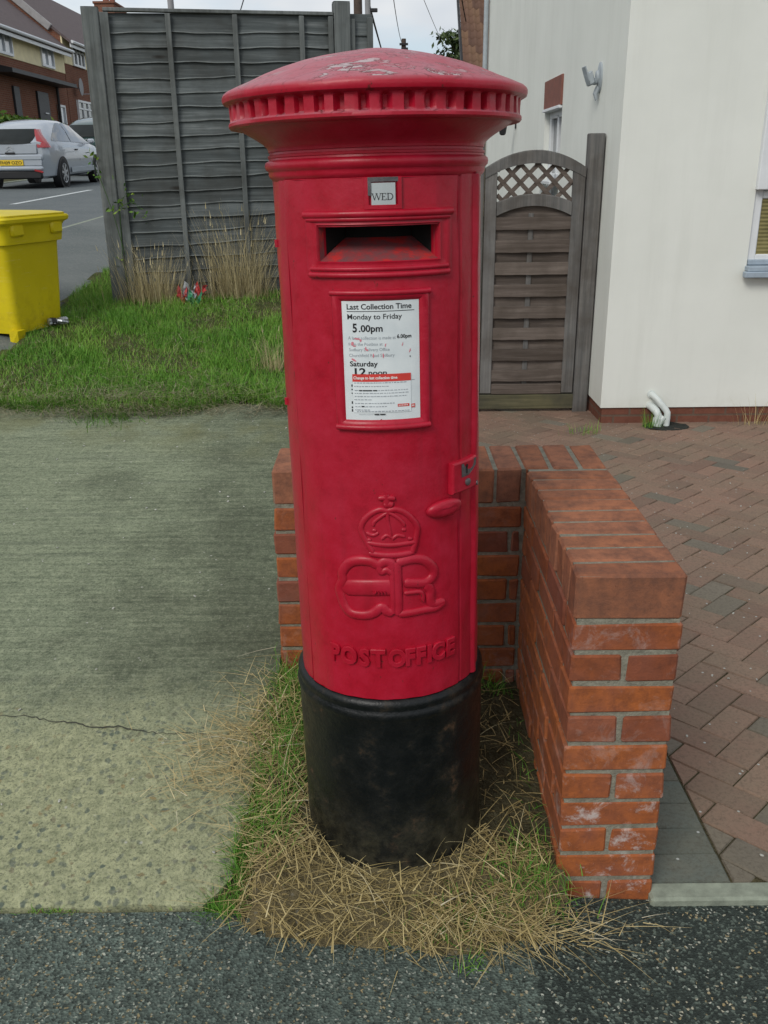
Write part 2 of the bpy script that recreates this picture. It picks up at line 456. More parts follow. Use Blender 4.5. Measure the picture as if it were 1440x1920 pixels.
def concrete_mat():
    m = NT('brushed_concrete', 0.9, 0.2)
    x, y, z = m.xyz()
    lines = m.math('ADD', m.math('MULTIPLY', m.noise(1.0, 5, 0.75, m.map((3.5, 60, 1), (0, 0, 0.015))), 0.45), m.math('MULTIPLY', m.noise(55, 6, 0.75), 0.55))
    lines2 = m.noise(1.0, 3, 0.6, m.map((0.8, 22, 1)))
    c = m.ramp(lines, [(0.38, (0.118, 0.142, 0.092, 1)), (0.5, (0.208, 0.238, 0.154, 1)), (0.62, (0.305, 0.335, 0.222, 1))])
    c = m.mix(m.ramp(lines2, [(0.30, 0.30), (0.44, 0.0)]), c, (0.12, 0.135, 0.10, 1))
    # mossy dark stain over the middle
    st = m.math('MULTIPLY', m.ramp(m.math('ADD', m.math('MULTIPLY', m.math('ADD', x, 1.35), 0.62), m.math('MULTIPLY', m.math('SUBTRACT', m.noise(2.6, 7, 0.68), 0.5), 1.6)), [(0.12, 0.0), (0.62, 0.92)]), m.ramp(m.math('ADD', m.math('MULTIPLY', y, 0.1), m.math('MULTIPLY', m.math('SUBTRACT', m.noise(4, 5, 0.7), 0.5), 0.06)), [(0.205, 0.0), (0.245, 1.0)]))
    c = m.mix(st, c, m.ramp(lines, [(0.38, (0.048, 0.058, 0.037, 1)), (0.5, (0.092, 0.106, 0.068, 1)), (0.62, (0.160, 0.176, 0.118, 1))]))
    mo = m.math('MULTIPLY', m.ramp(m.math('ADD', m.math('MULTIPLY', y, 0.1), m.math('MULTIPLY', x, 0.02)), [(0.37, 0.0), (0.42, 1.0)]), m.ramp(m.noise(3.0, 4, 0.6), [(0.42, 0.0), (0.6, 0.8)]))
    c = m.mix(mo, c, (0.17, 0.17, 0.075, 1))
    # worn front: sandy, pebbles showing
    y01 = m.math('ADD', m.math('MULTIPLY', y, 0.1), m.math('MULTIPLY', m.math('SUBTRACT', m.noise(2.6, 6, 0.75), 0.5), 0.075))
    front = m.ramp(y01, [(0.206, 1.0), (0.240, 0.0)])
    sand = m.ramp(m.noise(40, 6, 0.7), [(0.34, (0.205, 0.222, 0.130, 1)), (0.66, (0.395, 0.405, 0.240, 1))])
    vd = m.n('Vector' + 'Math', {0: m.obj(), 1: m.n('VectorMath', {0: m.n('TexNoise', {'Vector': m.obj(), 'Scale': 30.0}).outputs['Color'], 1: (0.035, 0.035, 0.035)}, operation='MULTIPLY').outputs[0]}, operation='ADD').outputs[0]
    v = m.voro(52, vd)
    pr = m.n('SeparateColor', {'Color': v.outputs['Color']}).outputs[0]
    peb = m.math('MULTIPLY', m.math('GREATER_THAN', pr, 0.60), m.ramp(v.outputs['Distance'], [(0.30, 1.0), (0.50, 0.0)]))
    peb = m.math('MULTIPLY', peb, m.ramp(m.noise(5, 4, 0.6), [(0.32, 0.35), (0.52, 1.0)]))
    sand = m.mix(peb, sand, m.ramp(m.n('SeparateColor', {'Color': v.outputs['Color']}).outputs[1], [(0.0, (0.100, 0.128, 0.100, 1)), (0.7, (0.17, 0.185, 0.13, 1)), (1.0, (0.26, 0.20, 0.09, 1))]))
    c = m.mix(front, c, sand)
    v3 = m.voro(42, m.map(loc=(5, 2, 1)))
    spec = m.math('MULTIPLY', m.math('GREATER_THAN', m.n('SeparateColor', {'Color': v3.outputs['Color']}).outputs[2], 0.955), m.ramp(v3.outputs['Distance'], [(0.12, 1.0), (0.22, 0.0)]))
    c = m.mix(m.math('MULTIPLY', spec, 0.8), c, (0.42, 0.42, 0.36, 1))
    fine = m.noise(150, 4, 0.75)
    c = m.mix(m.ramp(fine, [(0.36, 0.7), (0.50, 0.0)]), c, (0.07, 0.08, 0.058, 1))
    c = m.mix(m.ramp(fine, [(0.55, 0.0), (0.70, 0.5)]), c, (0.33, 0.32, 0.26, 1))
    hgt = m.math('ADD', m.math('MULTIPLY', lines, 1.0), m.math('ADD', m.math('MULTIPLY', fine, 0.6), m.math('MULTIPLY', m.noise(30, 4), 0.8)))
    m.col(c).bump(hgt, 0.005, 0.8)
    return m.m
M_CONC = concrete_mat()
def paver_mat(name, c0, c1, c2):
    m = NT(name, 0.88, 0.2)
    a = m.attr()
    c = m.ramp(a, [(0.0, c0), (0.5, c1), (0.86, c1), (0.93, (0.125, 0.112, 0.092, 1)), (1.0, c2)])
    c = m.mix(m.ramp(m.noise(2.2, 5, 0.65), [(0.35, 0.0), (0.68, 0.6)]), c, (0.185, 0.162, 0.115, 1))
    n = m.noise(95, 5, 0.75)
    c = m.mix(m.ramp(n, [(0.36, 0.45), (0.52, 0.0)]), c, (0.075, 0.064, 0.05, 1))
    v = m.voro(60)
    sp = m.math('MULTIPLY', m.math('GREATER_THAN', m.n('SeparateColor', {'Color': v.outputs['Color']}).outputs[0], 0.972), m.ramp(v.outputs['Distance'], [(0.16, 1.0), (0.28, 0.0)]))
    c = m.mix(sp, c, (0.42, 0.44, 0.42, 1))
    m.col(c).bump(m.math('ADD', m.noise(70, 4), m.math('MULTIPLY', m.noise(240, 3), 0.5)), 0.003, 0.7)
    return m.m
M_PAVER = paver_mat('red_block_paver', (0.190, 0.120, 0.092, 1), (0.262, 0.164, 0.122, 1), (0.21, 0.18, 0.145, 1))
M_PAVERGREY = paver_mat('grey_block_paver', (0.088, 0.118, 0.110, 1), (0.104, 0.134, 0.124, 1), (0.12, 0.14, 0.13, 1))
def soil_mat(name, c0, c1, sc=14):
    m = NT(name, 0.97, 0.1)
    n = m.noise(sc, 7, 0.72)
    c = m.ramp(n, [(0.3, c0), (0.7, c1)])
    v = m.voro(75)
    st = m.math('MULTIPLY', m.math('GREATER_THAN', m.n('SeparateColor', {'Color': v.outputs['Color']}).outputs[0], 0.9), m.ramp(v.outputs['Distance'], [(0.2, 1.0), (0.4, 0.0)]))
    c = m.mix(st, c, (0.20, 0.18, 0.13, 1))
    if name == 'dry_soil':
        yy = m.xyz()[1]
        c = m.mix(m.ramp(m.math('ADD', m.math('MULTIPLY', yy, 0.5), m.math('MULTIPLY', m.noise(7, 5, 0.7), 0.14)), [(0.90, 0.0), (0.98, 0.8)]), c, m.ramp(m.noise(26, 6, 0.7), [(0.35, (0.035, 0.036, 0.020, 1)), (0.65, (0.095, 0.088, 0.052, 1))]))
    m.col(c).bump(m.math('ADD', n, m.math('MULTIPLY', m.noise(90, 4), 0.6)), 0.03, 1.0)
    return m.m
M_SOIL = soil_mat('dry_soil', (0.075, 0.064, 0.036, 1), (0.230, 0.185, 0.100, 1))
M_EARTH = soil_mat('earth', (0.055, 0.06, 0.03, 1), (0.11, 0.10, 0.055, 1), 4)
M_LAWNSOIL = soil_mat('lawn_soil', (0.03, 0.055, 0.016, 1), (0.12, 0.11, 0.05, 1), 5)
M_KERB = plain('kerb_concrete', (0.235, 0.26, 0.205, 1), 0.9, 0.25, 30, 0.002)
M_LINE = plain('road_paint', (0.50, 0.53, 0.53, 1), 0.8, 0.3, 25)
M_CRACK = plain('crack_shadow', (0.045, 0.047, 0.036, 1), 1.0)

# ---- plants
def leaf_mat(name, stops, rough=0.6, trans=0.25):
    m = NT(name, rough, 0.25)
    m.col(m.ramp(m.attr(), stops))
    if trans:
        m.set(Transmission_Weight=0.0, Subsurface_Weight=0.0)
    return m.m
M_GRASS = leaf_mat('green_grass', [(0.0, (0.045, 0.140, 0.016, 1)), (0.45, (0.110, 0.275, 0.028, 1)), (0.75, (0.220, 0.360, 0.055, 1)), (0.9, (0.28, 0.27, 0.10, 1)), (1.0, (0.38, 0.33, 0.17, 1))])
M_STRAW = leaf_mat('dry_straw', [(0.0, (0.17, 0.130, 0.056, 1)), (0.4, (0.38, 0.295, 0.125, 1)), (0.8, (0.58, 0.48, 0.245, 1)), (1.0, (0.62, 0.56, 0.40, 1))], 0.5)
M_HAY = leaf_mat('grey_dead_grass', [(0.0, (0.10, 0.085, 0.045, 1)), (0.5, (0.22, 0.19, 0.115, 1)), (1.0, (0.34, 0.31, 0.21, 1))], 0.7)
M_DRYGRASS = leaf_mat('pale_dry_grass', [(0.0, (0.20, 0.165, 0.075, 1)), (0.5, (0.42, 0.35, 0.19, 1)), (1.0, (0.60, 0.53, 0.34, 1))], 0.6)
M_WEED = leaf_mat('weed_leaf', [(0.0, (0.035, 0.09, 0.012, 1)), (0.6, (0.09, 0.18, 0.022, 1)), (1.0, (0.20, 0.28, 0.04, 1))])
M_TREE = leaf_mat('tree_leaf', [(0.0, (0.030, 0.05, 0.018, 1)), (0.6, (0.065, 0.10, 0.035, 1)), (1.0, (0.12, 0.16, 0.06, 1))])
M_BARK = plain('bark', (0.07, 0.055, 0.04, 1), 0.9, 0.4, 12, 0.01)

# ---- timber
def wood_mat(name, c0, c1, c2, axis='x', warm=0.0):
    m = NT(name, 0.85, 0.2)
    s = {'x': (1.5, 40, 40), 'z': (40, 40, 1.5)}[axis]
    n = m.noise(1.0, 6, 0.7, m.map(s), 0.4)
    c = m.ramp(n, [(0.3, c0), (0.52, c1), (0.72, c2)])
    a = m.attr()
    c = m.mix(m.ramp(a, [(0.0, 0.5), (0.5, 0.0), (1.0, 0.0)]), c, tuple(x * 0.5 for x in c0[:3]) + (1,))
    c = m.mix(m.ramp(a, [(0.55, 0.0), (0.97, 0.35), (1.0, 0.75)]), c, tuple(x * 1.3 for x in c2[:3]) + (1,))
    blot = m.ramp(m.noise(3.5, 4, 0.6), [(0.42, 0.0), (0.66, 0.6)])
    c = m.mix(blot, c, (0.042 + warm, 0.042 + warm * 0.35, 0.038, 1))
    ks = (2.5, 9, 9) if axis == 'x' else (9, 9, 2.5)
    kn = m.voro(1.0, m.map(ks))
    kd = m.math('MULTIPLY', m.math('GREATER_THAN', m.n('SeparateColor', {'Color': kn.outputs['Color']}).outputs[0], 0.72), m.ramp(kn.outputs['Distance'], [(0.05, 0.85), (0.16, 0.0)]))
    c = m.mix(kd, c, (0.018, 0.015, 0.012, 1))
    m.col(c).bump(n, 0.004, 0.8)
    return m.m
M_SLAT = wood_mat('weathered_slat', (0.052, 0.062, 0.064, 1), (0.100, 0.114, 0.116, 1), (0.195, 0.212, 0.214, 1))
M_POST = wood_mat('weathered_post', (0.080, 0.090, 0.090, 1), (0.135, 0.148, 0.148, 1), (0.205, 0.218, 0.214, 1), 'z')
M_GSLAT = wood_mat('gate_slat', (0.070, 0.055, 0.046, 1), (0.122, 0.098, 0.084, 1), (0.192, 0.160, 0.140, 1), 'x', 0.02)
M_GPOST = wood_mat('gate_post_wood', (0.088, 0.090, 0.090, 1), (0.140, 0.136, 0.132, 1), (0.205, 0.196, 0.184, 1), 'z', 0.02)
M_OLDWOOD = wood_mat('mossy_board', (0.07, 0.065, 0.035, 1), (0.12, 0.11, 0.062, 1), (0.17, 0.15, 0.09, 1))

# ---- house surfaces
def render_mat():
    m = NT('white_render', 0.92, 0.15)
    c = m.ramp(m.noise(1.4, 6, 0.6), [(0.3, (0.67, 0.685, 0.64, 1)), (0.7, (0.735, 0.75, 0.705, 1))])
    x, y, z = m.xyz()
    sx = m.ramp(m.math('ADD', m.math('MULTIPLY', m.math('ABSOLUTE', m.math('SUBTRACT', x, 2.655)), 12.0), m.noise(8, 3)), [(0.55, 1.0), (0.9, 0.0)])
    stn = m.math('MULTIPLY', sx, m.ramp(m.math('ADD', z, m.math('MULTIPLY', m.noise(5, 3), 0.2)), [(0.35, 0.5), (0.62, 0.0)]))
    c = m.mix(stn, c, (0.55, 0.40, 0.20, 1))
    c = m.mix(m.ramp(m.noise(1.0, 5, 0.65, m.map((7, 7, 0.5))), [(0.50, 0.0), (0.72, 0.14)]), c, (0.42, 0.43, 0.38, 1))
    spl = m.math('MULTIPLY', m.ramp(m.math('ADD', z, m.math('MULTIPLY', m.noise(6, 5, 0.7), 0.35)), [(0.10, 0.40), (0.42, 0.0)]), m.ramp(m.noise(18, 5, 0.7), [(0.4, 0.2), (0.6, 1.0)]))
    c = m.mix(spl, c, (0.42, 0.40, 0.31, 1))
    v = m.voro(2.2, m.map((1, 1, 1.6), loc=(0.3, 0.4, 0.7)))
    tiny = m.math('MULTIPLY', m.math('GREATER_THAN', m.n('SeparateColor', {'Color': v.outputs['Color']}).outputs[0], 0.75), m.ramp(v.outputs['Distance'], [(0.012, 0.7), (0.02, 0.0)]))
    c = m.mix(tiny, c, (0.10, 0.09, 0.07, 1))
    m.col(c).bump(m.math('ADD', m.noise(240, 4, 0.7), m.math('MULTIPLY', m.noise(5, 3), 2.0)), 0.002, 0.55)
    return m.m
M_RENDER = render_mat()
def brickwall_mat(name, c1, c2, mo, scale=1.0):
    m = NT(name, 0.9, 0.15)
    geo = m.n('NewGeometry')
    x, y, z = m.xyz()
    u = m.math('ADD', x, y)
    vec = m.n('CombineXYZ', {'X': u, 'Y': z, 'Z': 0.0}).outputs[0]
    bt = m.n('TexBrick', {'Vector': vec, 'Color1': c1, 'Color2': c2, 'Mortar': mo, 'Scale': scale, 'Mortar Size': 0.008, 'Brick Width': 0.225, 'Row Height': 0.075, 'Mortar Smooth': 0.2})
    c = m.mix(m.ramp(m.noise(30, 5, 0.7), [(0.35, 0.4), (0.6, 0.0)]), bt.outputs['Color'], tuple(q * 0.5 for q in c1[:3]) + (1,))
    c = m.mix(m.ramp(m.noise(0.9, 4), [(0.4, 0.0), (0.7, 0.3)]), c, tuple(q * 0.6 for q in c2[:3]) + (1,))
    m.col(c).bump(bt.outputs['Fac'], -0.003, 0.5)
    return m.m
M_PLINTH = brickwall_mat('plinth_brick', (0.165, 0.066, 0.045, 1), (0.20, 0.080, 0.054, 1), (0.13, 0.095, 0.072, 1))
M_FARBRICK = brickwall_mat('terrace_brick', (0.175, 0.066, 0.042, 1), (0.235, 0.090, 0.055, 1), (0.22, 0.18, 0.14, 1))
M_LINTEL = plain('red_lintel', (0.20, 0.080, 0.060, 1), 0.85, 0.2, 14, 0.002)
M_CREAM = plain('cream_render', (0.78, 0.69, 0.44, 1), 0.9, 0.1, 3)
M_UPVC = plain('white_plastic', (0.66, 0.68, 0.70, 1), 0.35, 0.05, 12)
M_PIPE = plain('pipe_plastic', (0.58, 0.62, 0.60, 1), 0.4, 0.12, 14)
M_SILL = plain('grey_sill', (0.30, 0.36, 0.42, 1), 0.5, 0.1, 20)
M_ROOF = plain('grey_brown_tile', (0.115, 0.088, 0.088, 1), 0.85, 0.3, 7, 0.01)
M_LEAD = plain('lead_flashing', (0.30, 0.29, 0.29, 1), 0.7, 0.15, 5)
M_PANTILE = NT('pantile', 0.85, 0.2)
M_PANTILE.col(M_PANTILE.ramp(M_PANTILE.attr(), [(0.0, (0.110, 0.064, 0.048, 1)), (0.5, (0.140, 0.080, 0.056, 1)), (1.0, (0.175, 0.105, 0.066, 1))]))
M_PANTILE = M_PANTILE.m
def glass_mat(name, c, rough=0.06):
    m = NT(name, rough, 0.6)
    m.col(m.ramp(m.noise(1.2, 3), [(0.35, tuple(x * 0.7 for x in c[:3]) + (1,)), (0.65, c)]))
    m.set(Coat_Weight=0.6, Coat_Roughness=0.02)
    return m.m
M_GLASS = glass_mat('window_glass', (0.045, 0.055, 0.06, 1))
M_GLASSCURT = glass_mat('curtained_glass', (0.42, 0.47, 0.52, 1), 0.15)
M_DARKDOOR = plain('dark_door', (0.025, 0.026, 0.030, 1), 0.5)
M_BLACKPL = plain('black_plastic', (0.015, 0.015, 0.017, 1), 0.5)
M_GREYPL = plain('grey_plastic', (0.34, 0.38, 0.41, 1), 0.5, 0.1, 15)
def blind_mat():
    m = NT('bamboo_blind', 0.7)
    z = m.xyz()[2]
    st = m.math('SINE', m.math('MULTIPLY', z, 260.0))
    c = m.ramp(m.math('ADD', m.math('MULTIPLY', st, 0.25), m.noise(9, 4)), [(0.25, (0.10, 0.085, 0.03, 1)), (0.55, (0.19, 0.165, 0.062, 1)), (0.8, (0.27, 0.23, 0.10, 1))])
    m.col(c)
    m.set(Coat_Weight=0.5, Coat_Roughness=0.05)
    return m.m
M_BLIND = blind_mat()

# ---- car, bin, odds and ends
def paint(name, c, rough=0.3, coat=0.8, metal=0.0):
    m = NT(name, rough, 0.5)
    m.col(m.ramp(m.noise(6, 4), [(0.3, tuple(x * 0.93 for x in c[:3]) + (1,)), (0.7, c)]))
    m.set(Coat_Weight=coat, Coat_Roughness=0.06, Metallic=metal)
    return m.m
M_SILVER = paint('silver_car_paint', (0.40, 0.44, 0.49, 1), 0.34, 0.8, 0.25)
M_CARGLASS = glass_mat('car_glass', (0.05, 0.065, 0.075, 1), 0.04)
M_DARKGLASS = plain('dark_tinted_glass', (0.012, 0.016, 0.016, 1), 0.35, 0.2, 4, 0.0, 0.25)
M_CARGREEN = paint('green_car_paint', (0.03, 0.07, 0.07, 1))
M_TAIL = paint('tail_lamp_red', (0.33, 0.02, 0.025, 1), 0.2, 1.0)
M_PLATE = plain('yellow_plate', (0.72, 0.50, 0.03, 1), 0.4, 0.06)
M_TYRE = plain('tyre_rubber', (0.013, 0.014, 0.015, 1), 0.8)
M_ALLOY = plain('alloy', (0.42, 0.44, 0.46, 1), 0.35, 0.15, 20, 0.0, 0.5, 0.5)
def yellow_mat():
    m = NT('yellow_plastic', 0.45, 0.35)
    n = m.noise(3, 5, 0.6)
    c = m.ramp(n, [(0.3, (0.58, 0.46, 0.006, 1)), (0.7, (0.72, 0.58, 0.010, 1))])
    g = m.math('MULTIPLY', m.ramp(m.noise(12, 6, 0.7), [(0.45, 0.0), (0.75, 0.6)]), m.ramp(m.xyz()[2], [(0.0, 1.0), (0.4, 0.25)]))
    c = m.mix(g, c, (0.22, 0.12, 0.01, 1))
    c = m.mix(m.ramp(m.noise(1.0, 4, 0.7, m.map((8, 8, 90), (0.4, 0.2, 0))), [(0.60, 0.0), (0.70, 0.4)]), c, (0.66, 0.56, 0.16, 1))
    c = m.mix(m.ramp(m.noise(26, 4, 0.7, m.map((1, 1, .5))), [(0.66, 0.0), (0.72, 0.6)]), c, (0.13, 0.09, 0.02, 1))
    m.col(c).bump(m.noise(90, 3), 0.001, 0.5)
    return m.m
M_YELLOW = yellow_mat()
M_ALU = plain('crushed_aluminium', (0.36, 0.38, 0.40, 1), 0.3, 0.4, 30, 0.0, 0.5, 0.7)
M_RAGRED = plain('red_foil', (0.42, 0.05, 0.05, 1), 0.45, 0.3, 40)
M_RAGWHITE = plain('pale_foil', (0.40, 0.42, 0.44, 1), 0.45, 0.3, 40)
M_RAGGREEN = plain('green_foil', (0.03, 0.20, 0.10, 1), 0.45, 0.3, 40)
M_WIRE = plain('black_cable', (0.02, 0.022, 0.024, 1), 0.7)
M_POLEGREY = plain('grey_steel_column', (0.26, 0.26, 0.27, 1), 0.6, 0.15, 8)
M_POLEWOOD = plain('brown_pole', (0.075, 0.055, 0.045, 1), 0.9, 0.3, 8)
# ------------------------------------------------------------ terrain
def sstep(a, b, x):
    t = np.clip((x - a) / (b - a), 0, 1)
    return t * t * (3 - 2 * t)
def z_left(y):
    y = np.asarray(y, float)
    z = np.where(y < 1.635, 0.0, np.where(y < 2.42, .228 * (y - 1.635), .179 + .113 * (y - 2.42)))
    return np.where(y > 7.6, .179 + .113 * 5.18 + .02 * (np.minimum(y, 60) - 7.6), z)
def z_right(y):
    return -.045 - .025 * (np.clip(y, 1.7, 7.5) - 1.7)
def z_road(y):
    return .685 + .0266 * np.clip(y, -20, 70)
def G(x, y):
    x = np.asarray(x, float); y = np.asarray(y, float)
    near = -.05 * np.clip((x + .4) / 1.0, 0, 1)
    t = sstep(-.3, .12, x)
    far = (1 - t) * z_left(y) + t * z_right(y)
    z = np.where(y < 1.70, near * (1 - sstep(1.62, 1.70, y)) + far * sstep(1.62, 1.70, y) * 1.0, far)
    b = sstep(-2.3, -3.5, x) if False else np.clip((-2.3 - x) / 1.15, 0, 1)
    z = z * (1 - b) + z_road(y) * b
    return z + 0.12 * np.clip(-8.75 - x, 0, 5)

def grid_sheet(name, xs, ys, zf, mat, kind='structure', keep=None, smooth=True):
    X, Y = np.meshgrid(xs, ys)
    Z = zf(X, Y)
    v = np.stack([X.ravel(), Y.ravel(), Z.ravel()], 1)
    nx, ny = len(xs), len(ys)
    i = (np.arange(ny - 1)[:, None] * nx + np.arange(nx - 1)[None, :]).ravel()
    f = np.stack([i, i + 1, i + 1 + nx, i + nx], 1)
    if keep is not None:
        c = v[f].mean(1)
        f = f[keep(c[:, 0], c[:, 1])]
    o = np_mesh(name, v, f, mat, smooth=smooth)
    return tag(o, kind=kind)

xs = np.unique(np.concatenate([np.array([-700, -300, -120, -60, -40, -25]), np.arange(-18, -2, .5), np.arange(-2, 2, .1), np.arange(2, 8, .5), np.array([8, 12, 20, 40, 80, 160, 320, 700])]))
ys = np.unique(np.concatenate([np.array([-300, -100, -40, -15, -6, -3]), np.arange(-2, 1.5, .25), np.arange(1.5, 8, .1), np.arange(8, 30, 1.0), np.arange(30, 80, 5), np.array([100, 160, 300, 700, 1200])]))
grid_sheet('ground', xs, ys, lambda x, y: G(x, y) - .05 + .042 * ((x > -.34) & (x < .14) & (y > 2.66) & (y < 6.9)) - .04 * ((x > -.42) & (x < .62) & (y > 1.4) & (y < 2.7)), M_EARTH)

# pavement in front
xs = np.unique(np.concatenate([np.arange(-6, 6.01, .1)])); ys = np.concatenate([np.arange(-3, 1.2, .25), np.array([1.2, 1.3, 1.4, 1.5, 1.56, 1.625, 1.70])])
def pave_keep(x, y): return (y < 1.62) | (x > .28)
grid_sheet('pavement', xs, ys, lambda x, y: G(x, np.minimum(y, 1.6)) + .0, M_TARMAC, keep=pave_keep)

# concrete drive: a slab with a broken right edge
mb = MB()
yy = np.concatenate([np.arange(1.635, 2.6, .035), np.arange(2.6, 4.62, .08)])
def drive_edge(y):
    e = np.interp(y, [1.635, 1.68, 1.75, 1.85, 2.05, 2.42, 3.0, 4.7], [-.418, -.375, -.362, -.352, -.335, -.312, -.30, -.29])
    return e + .006 * math.sin(y * 41) + .004 * math.sin(y * 97 + 1)
rows = []
ts = [0, .2, .4, .5, .6, .68, .74, .8, .85, .9, .94, .97, 1.0]
for k, y in enumerate(yy):
    e = drive_edge(y); row = []
    for t in ts:
        x = -3.0 + (e + 3.0) * t
        yj = y + ((.005 * math.sin(x * 31) + .004 * math.sin(x * 77 + 2) + .02 * sstep(-.55, -.41, x) * 0) if k == 0 else 0)
        row.append(mb.vert((x, yj, float(G(min(x, -.31), max(y, 1.705 if y > 1.70 else y))) * (1 if y > 1.7 else 0) + (.228 * (y - 1.635) if y <= 1.7 else 0) + .012 - (.006 if (k == 0 or t == 1.0) else 0))))
    rows.append(row)
for a, b in zip(rows[:-1], rows[1:]):
    for i in range(len(ts) - 1): mb.face((a[i], a[i + 1], b[i + 1], b[i]))
low = [mb.vert((mb.v[r[-1]][0] + .002, mb.v[r[-1]][1], mb.v[r[-1]][2] - .12)) for r in rows]
for i in range(len(rows) - 1): mb.face((rows[i][-1], low[i], low[i + 1], rows[i + 1][-1]))
lowf = [mb.vert((mb.v[j][0], mb.v[j][1] - .004, mb.v[j][2] - .06)) for j in rows[0]]
for i in range(len(ts) - 1): mb.face((rows[0][i], lowf[i], lowf[i + 1], rows[0][i + 1]))
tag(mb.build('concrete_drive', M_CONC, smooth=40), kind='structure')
def zdrive(x, y): return float(G(min(x, -.31), y)) + .012
mb = MB()
pts = [(-1.6, 2.235), (-1.35, 2.215), (-1.08, 2.207), (-1.0, 2.203), (-.93, 2.186), (-.86, 2.178), (-.80, 2.160), (-.74, 2.163), (-.66, 2.142), (-.60, 2.137), (-.536, 2.137), (-.47, 2.128), (-.42, 2.131)]
P = []
for (ax, ay), (bx, by) in zip(pts[:-1], pts[1:]):
    for q in range(6):
        t = q / 6; P.append((ax + (bx - ax) * t, ay + (by - ay) * t + rng.uniform(-.004, .004)))
pr = None
for i, (x, y) in enumerate(P):
    w = .0007 + .0013 * rng.random() + (.0010 if -.9 < x < -.7 else 0)
    a = mb.vert((x, y - w, zdrive(x, y - w) + .002)); b = mb.vert((x, y + w, zdrive(x, y + w) + .002))
    if pr: mb.face((pr[0], a, b, pr[1]))
    pr = (a, b)
tag(mb.build('drive_crack', M_CRACK), kind='structure')

# soil bed round the pillar box
def z_bed(x, y):
    x = np.asarray(x, float); y = np.asarray(y, float)
    z = -.035 + .125 * sstep(1.49, 1.70, y) + .075 * np.clip((y - 1.70) / .75, 0, 1)
    z = z - .055 * sstep(.12, .38, x) - .02 * sstep(-.28, -.40, x)
    z = np.where(x < -.30, np.minimum(z, .228 * (y - 1.635) + .012 - .012 - .12 * np.clip(-.33 - x, 0, 1)), z)
    return z + .008 * np.sin(x * 23 + 1) * np.cos(y * 19) + .005 * np.sin(x * 51) * np.sin(y * 47 + 2)
def bed_keep(x, y):
    fr = np.interp(x, [-.45, -.36, -.25, 0, .2, .3, .42, .6], [1.64, 1.58, 1.545, 1.515, 1.51, 1.54, 1.66, 1.70])
    return (y > fr + .012 * np.sin(x * 60) + .008 * np.sin(x * 131))
grid_sheet('soil_bed', np.arange(-.44, .66, .01), np.arange(1.49, 2.68, .01), z_bed, M_SOIL, keep=lambda x, y: bed_keep(x, y) & ((x < .41) | (y < 1.62)))

# lawn earth and the far asphalt
def lawn_z(x, y): return G(np.minimum(x, -.31), y) + .014
grid_sheet('lawn_soil', np.arange(-2.35, -.18, .05), np.arange(4.45, 7.9, .05), lambda x, y: lawn_z(x, y) + .012 * np.sin(x * 9) * np.cos(y * 7 + 1), M_LAWNSOIL,
           keep=lambda x, y: (y > 4.56 + .05 * np.sin(x * 6.3) + .03 * np.sin(x * 15)) & (x > -2.27 + .04 * np.sin(y * 9)) & ((y < 7.1) | (x < -1.9)))
grid_sheet('path', np.concatenate([np.arange(-3.45, -2.1, .15)]), np.concatenate([np.arange(3, 12, .5), np.arange(12, 62, 4)]), lambda x, y: G(x, y) + .0, M_PATH)
grid_sheet('road', np.arange(-8.7, -3.4, .35), np.concatenate([np.arange(-6, 30, 2.0), np.arange(30, 75, 5)]), lambda x, y: G(np.minimum(x, -3.46), y) - .03, M_ROAD)
mb = MB()
for xk in (-3.49, -8.76):
    for k in range(70):
        y0 = 2 + k * .915
        z0 = float(z_road(y0 + .45)) - .03
        a = math.atan(.0266)
        mb.box((xk, y0 + .45, z0 - .04), (.11, .90, .125), .012, rot=(a, 0, 0))
tag(mb.build('kerb', M_KERB), kind='structure')
mb = MB()
for y0 in (-1.0, 7.2, 15.0, 23.2, 31.0, 39.0):
    pr = None
    for q in range(9):
        y = y0 + q * .52
        a = [mb.vert((-5.70 + s * .055, y, float(z_road(y)) - .03 + .005)) for s in (-1, 1)]
        if pr: mb.face((pr[0], pr[1], a[1], a[0]))
        pr = a
tag(mb.build('road_marking', M_LINE), kind='structure')

# block paving: 45 degree herringbone, each block a face-chamfered slab
def clip(poly, nx, ny, d):          # keep nx*x + ny*y >= d
    out = []
    for i in range(len(poly)):
        p, q = poly[i], poly[(i + 1) % len(poly)]
        a = p[0] * nx + p[1] * ny - d; b = q[0] * nx + q[1] * ny - d
        if a >= 0: out.append(p)
        if a * b < 0:
            t = a / (a - b); out.append((p[0] + (q[0] - p[0]) * t, p[1] + (q[1] - p[1]) * t))
    return out
def paver(mb, poly, zf, r):
    if len(poly) < 3: return
    cx = sum(p[0] for p in poly) / len(poly); cy = sum(p[1] for p in poly) / len(poly)
    A = abs(sum(poly[i][0] * poly[(i + 1) % len(poly)][1] - poly[(i + 1) % len(poly)][0] * poly[i][1] for i in range(len(poly)))) / 2
    if A < .0012: return
    dz = rng.uniform(-.002, .002); tx, ty = rng.uniform(-.012, .012), rng.uniform(-.012, .012)
    def ring(ins, dep):
        o = []
        for p in poly:
            vx, vy = p[0] - cx, p[1] - cy; L = math.hypot(vx, vy)
            k = max(0.2, (L - ins * 1.35) / L)
            o.append(mb.vert((cx + vx * k, cy + vy * k, float(zf(cx + vx * k, cy + vy * k)) + dz + vx * tx + vy * ty - dep)))
        return o
    r0, r1, r2 = ring(.002, .02), ring(.002, .005), ring(.006, 0)
    n = len(poly)
    for a, b in ((r0, r1), (r1, r2)):
        for i in range(n): mb.face((a[i], a[(i + 1) % n], b[(i + 1) % n], b[i]), r)
    mb.face(r2, r)
mb = MB(); c45 = math.cos(R(45)); WB = .1
def zp(x, y): return G(max(x, .13), max(y, 1.705)) + .012
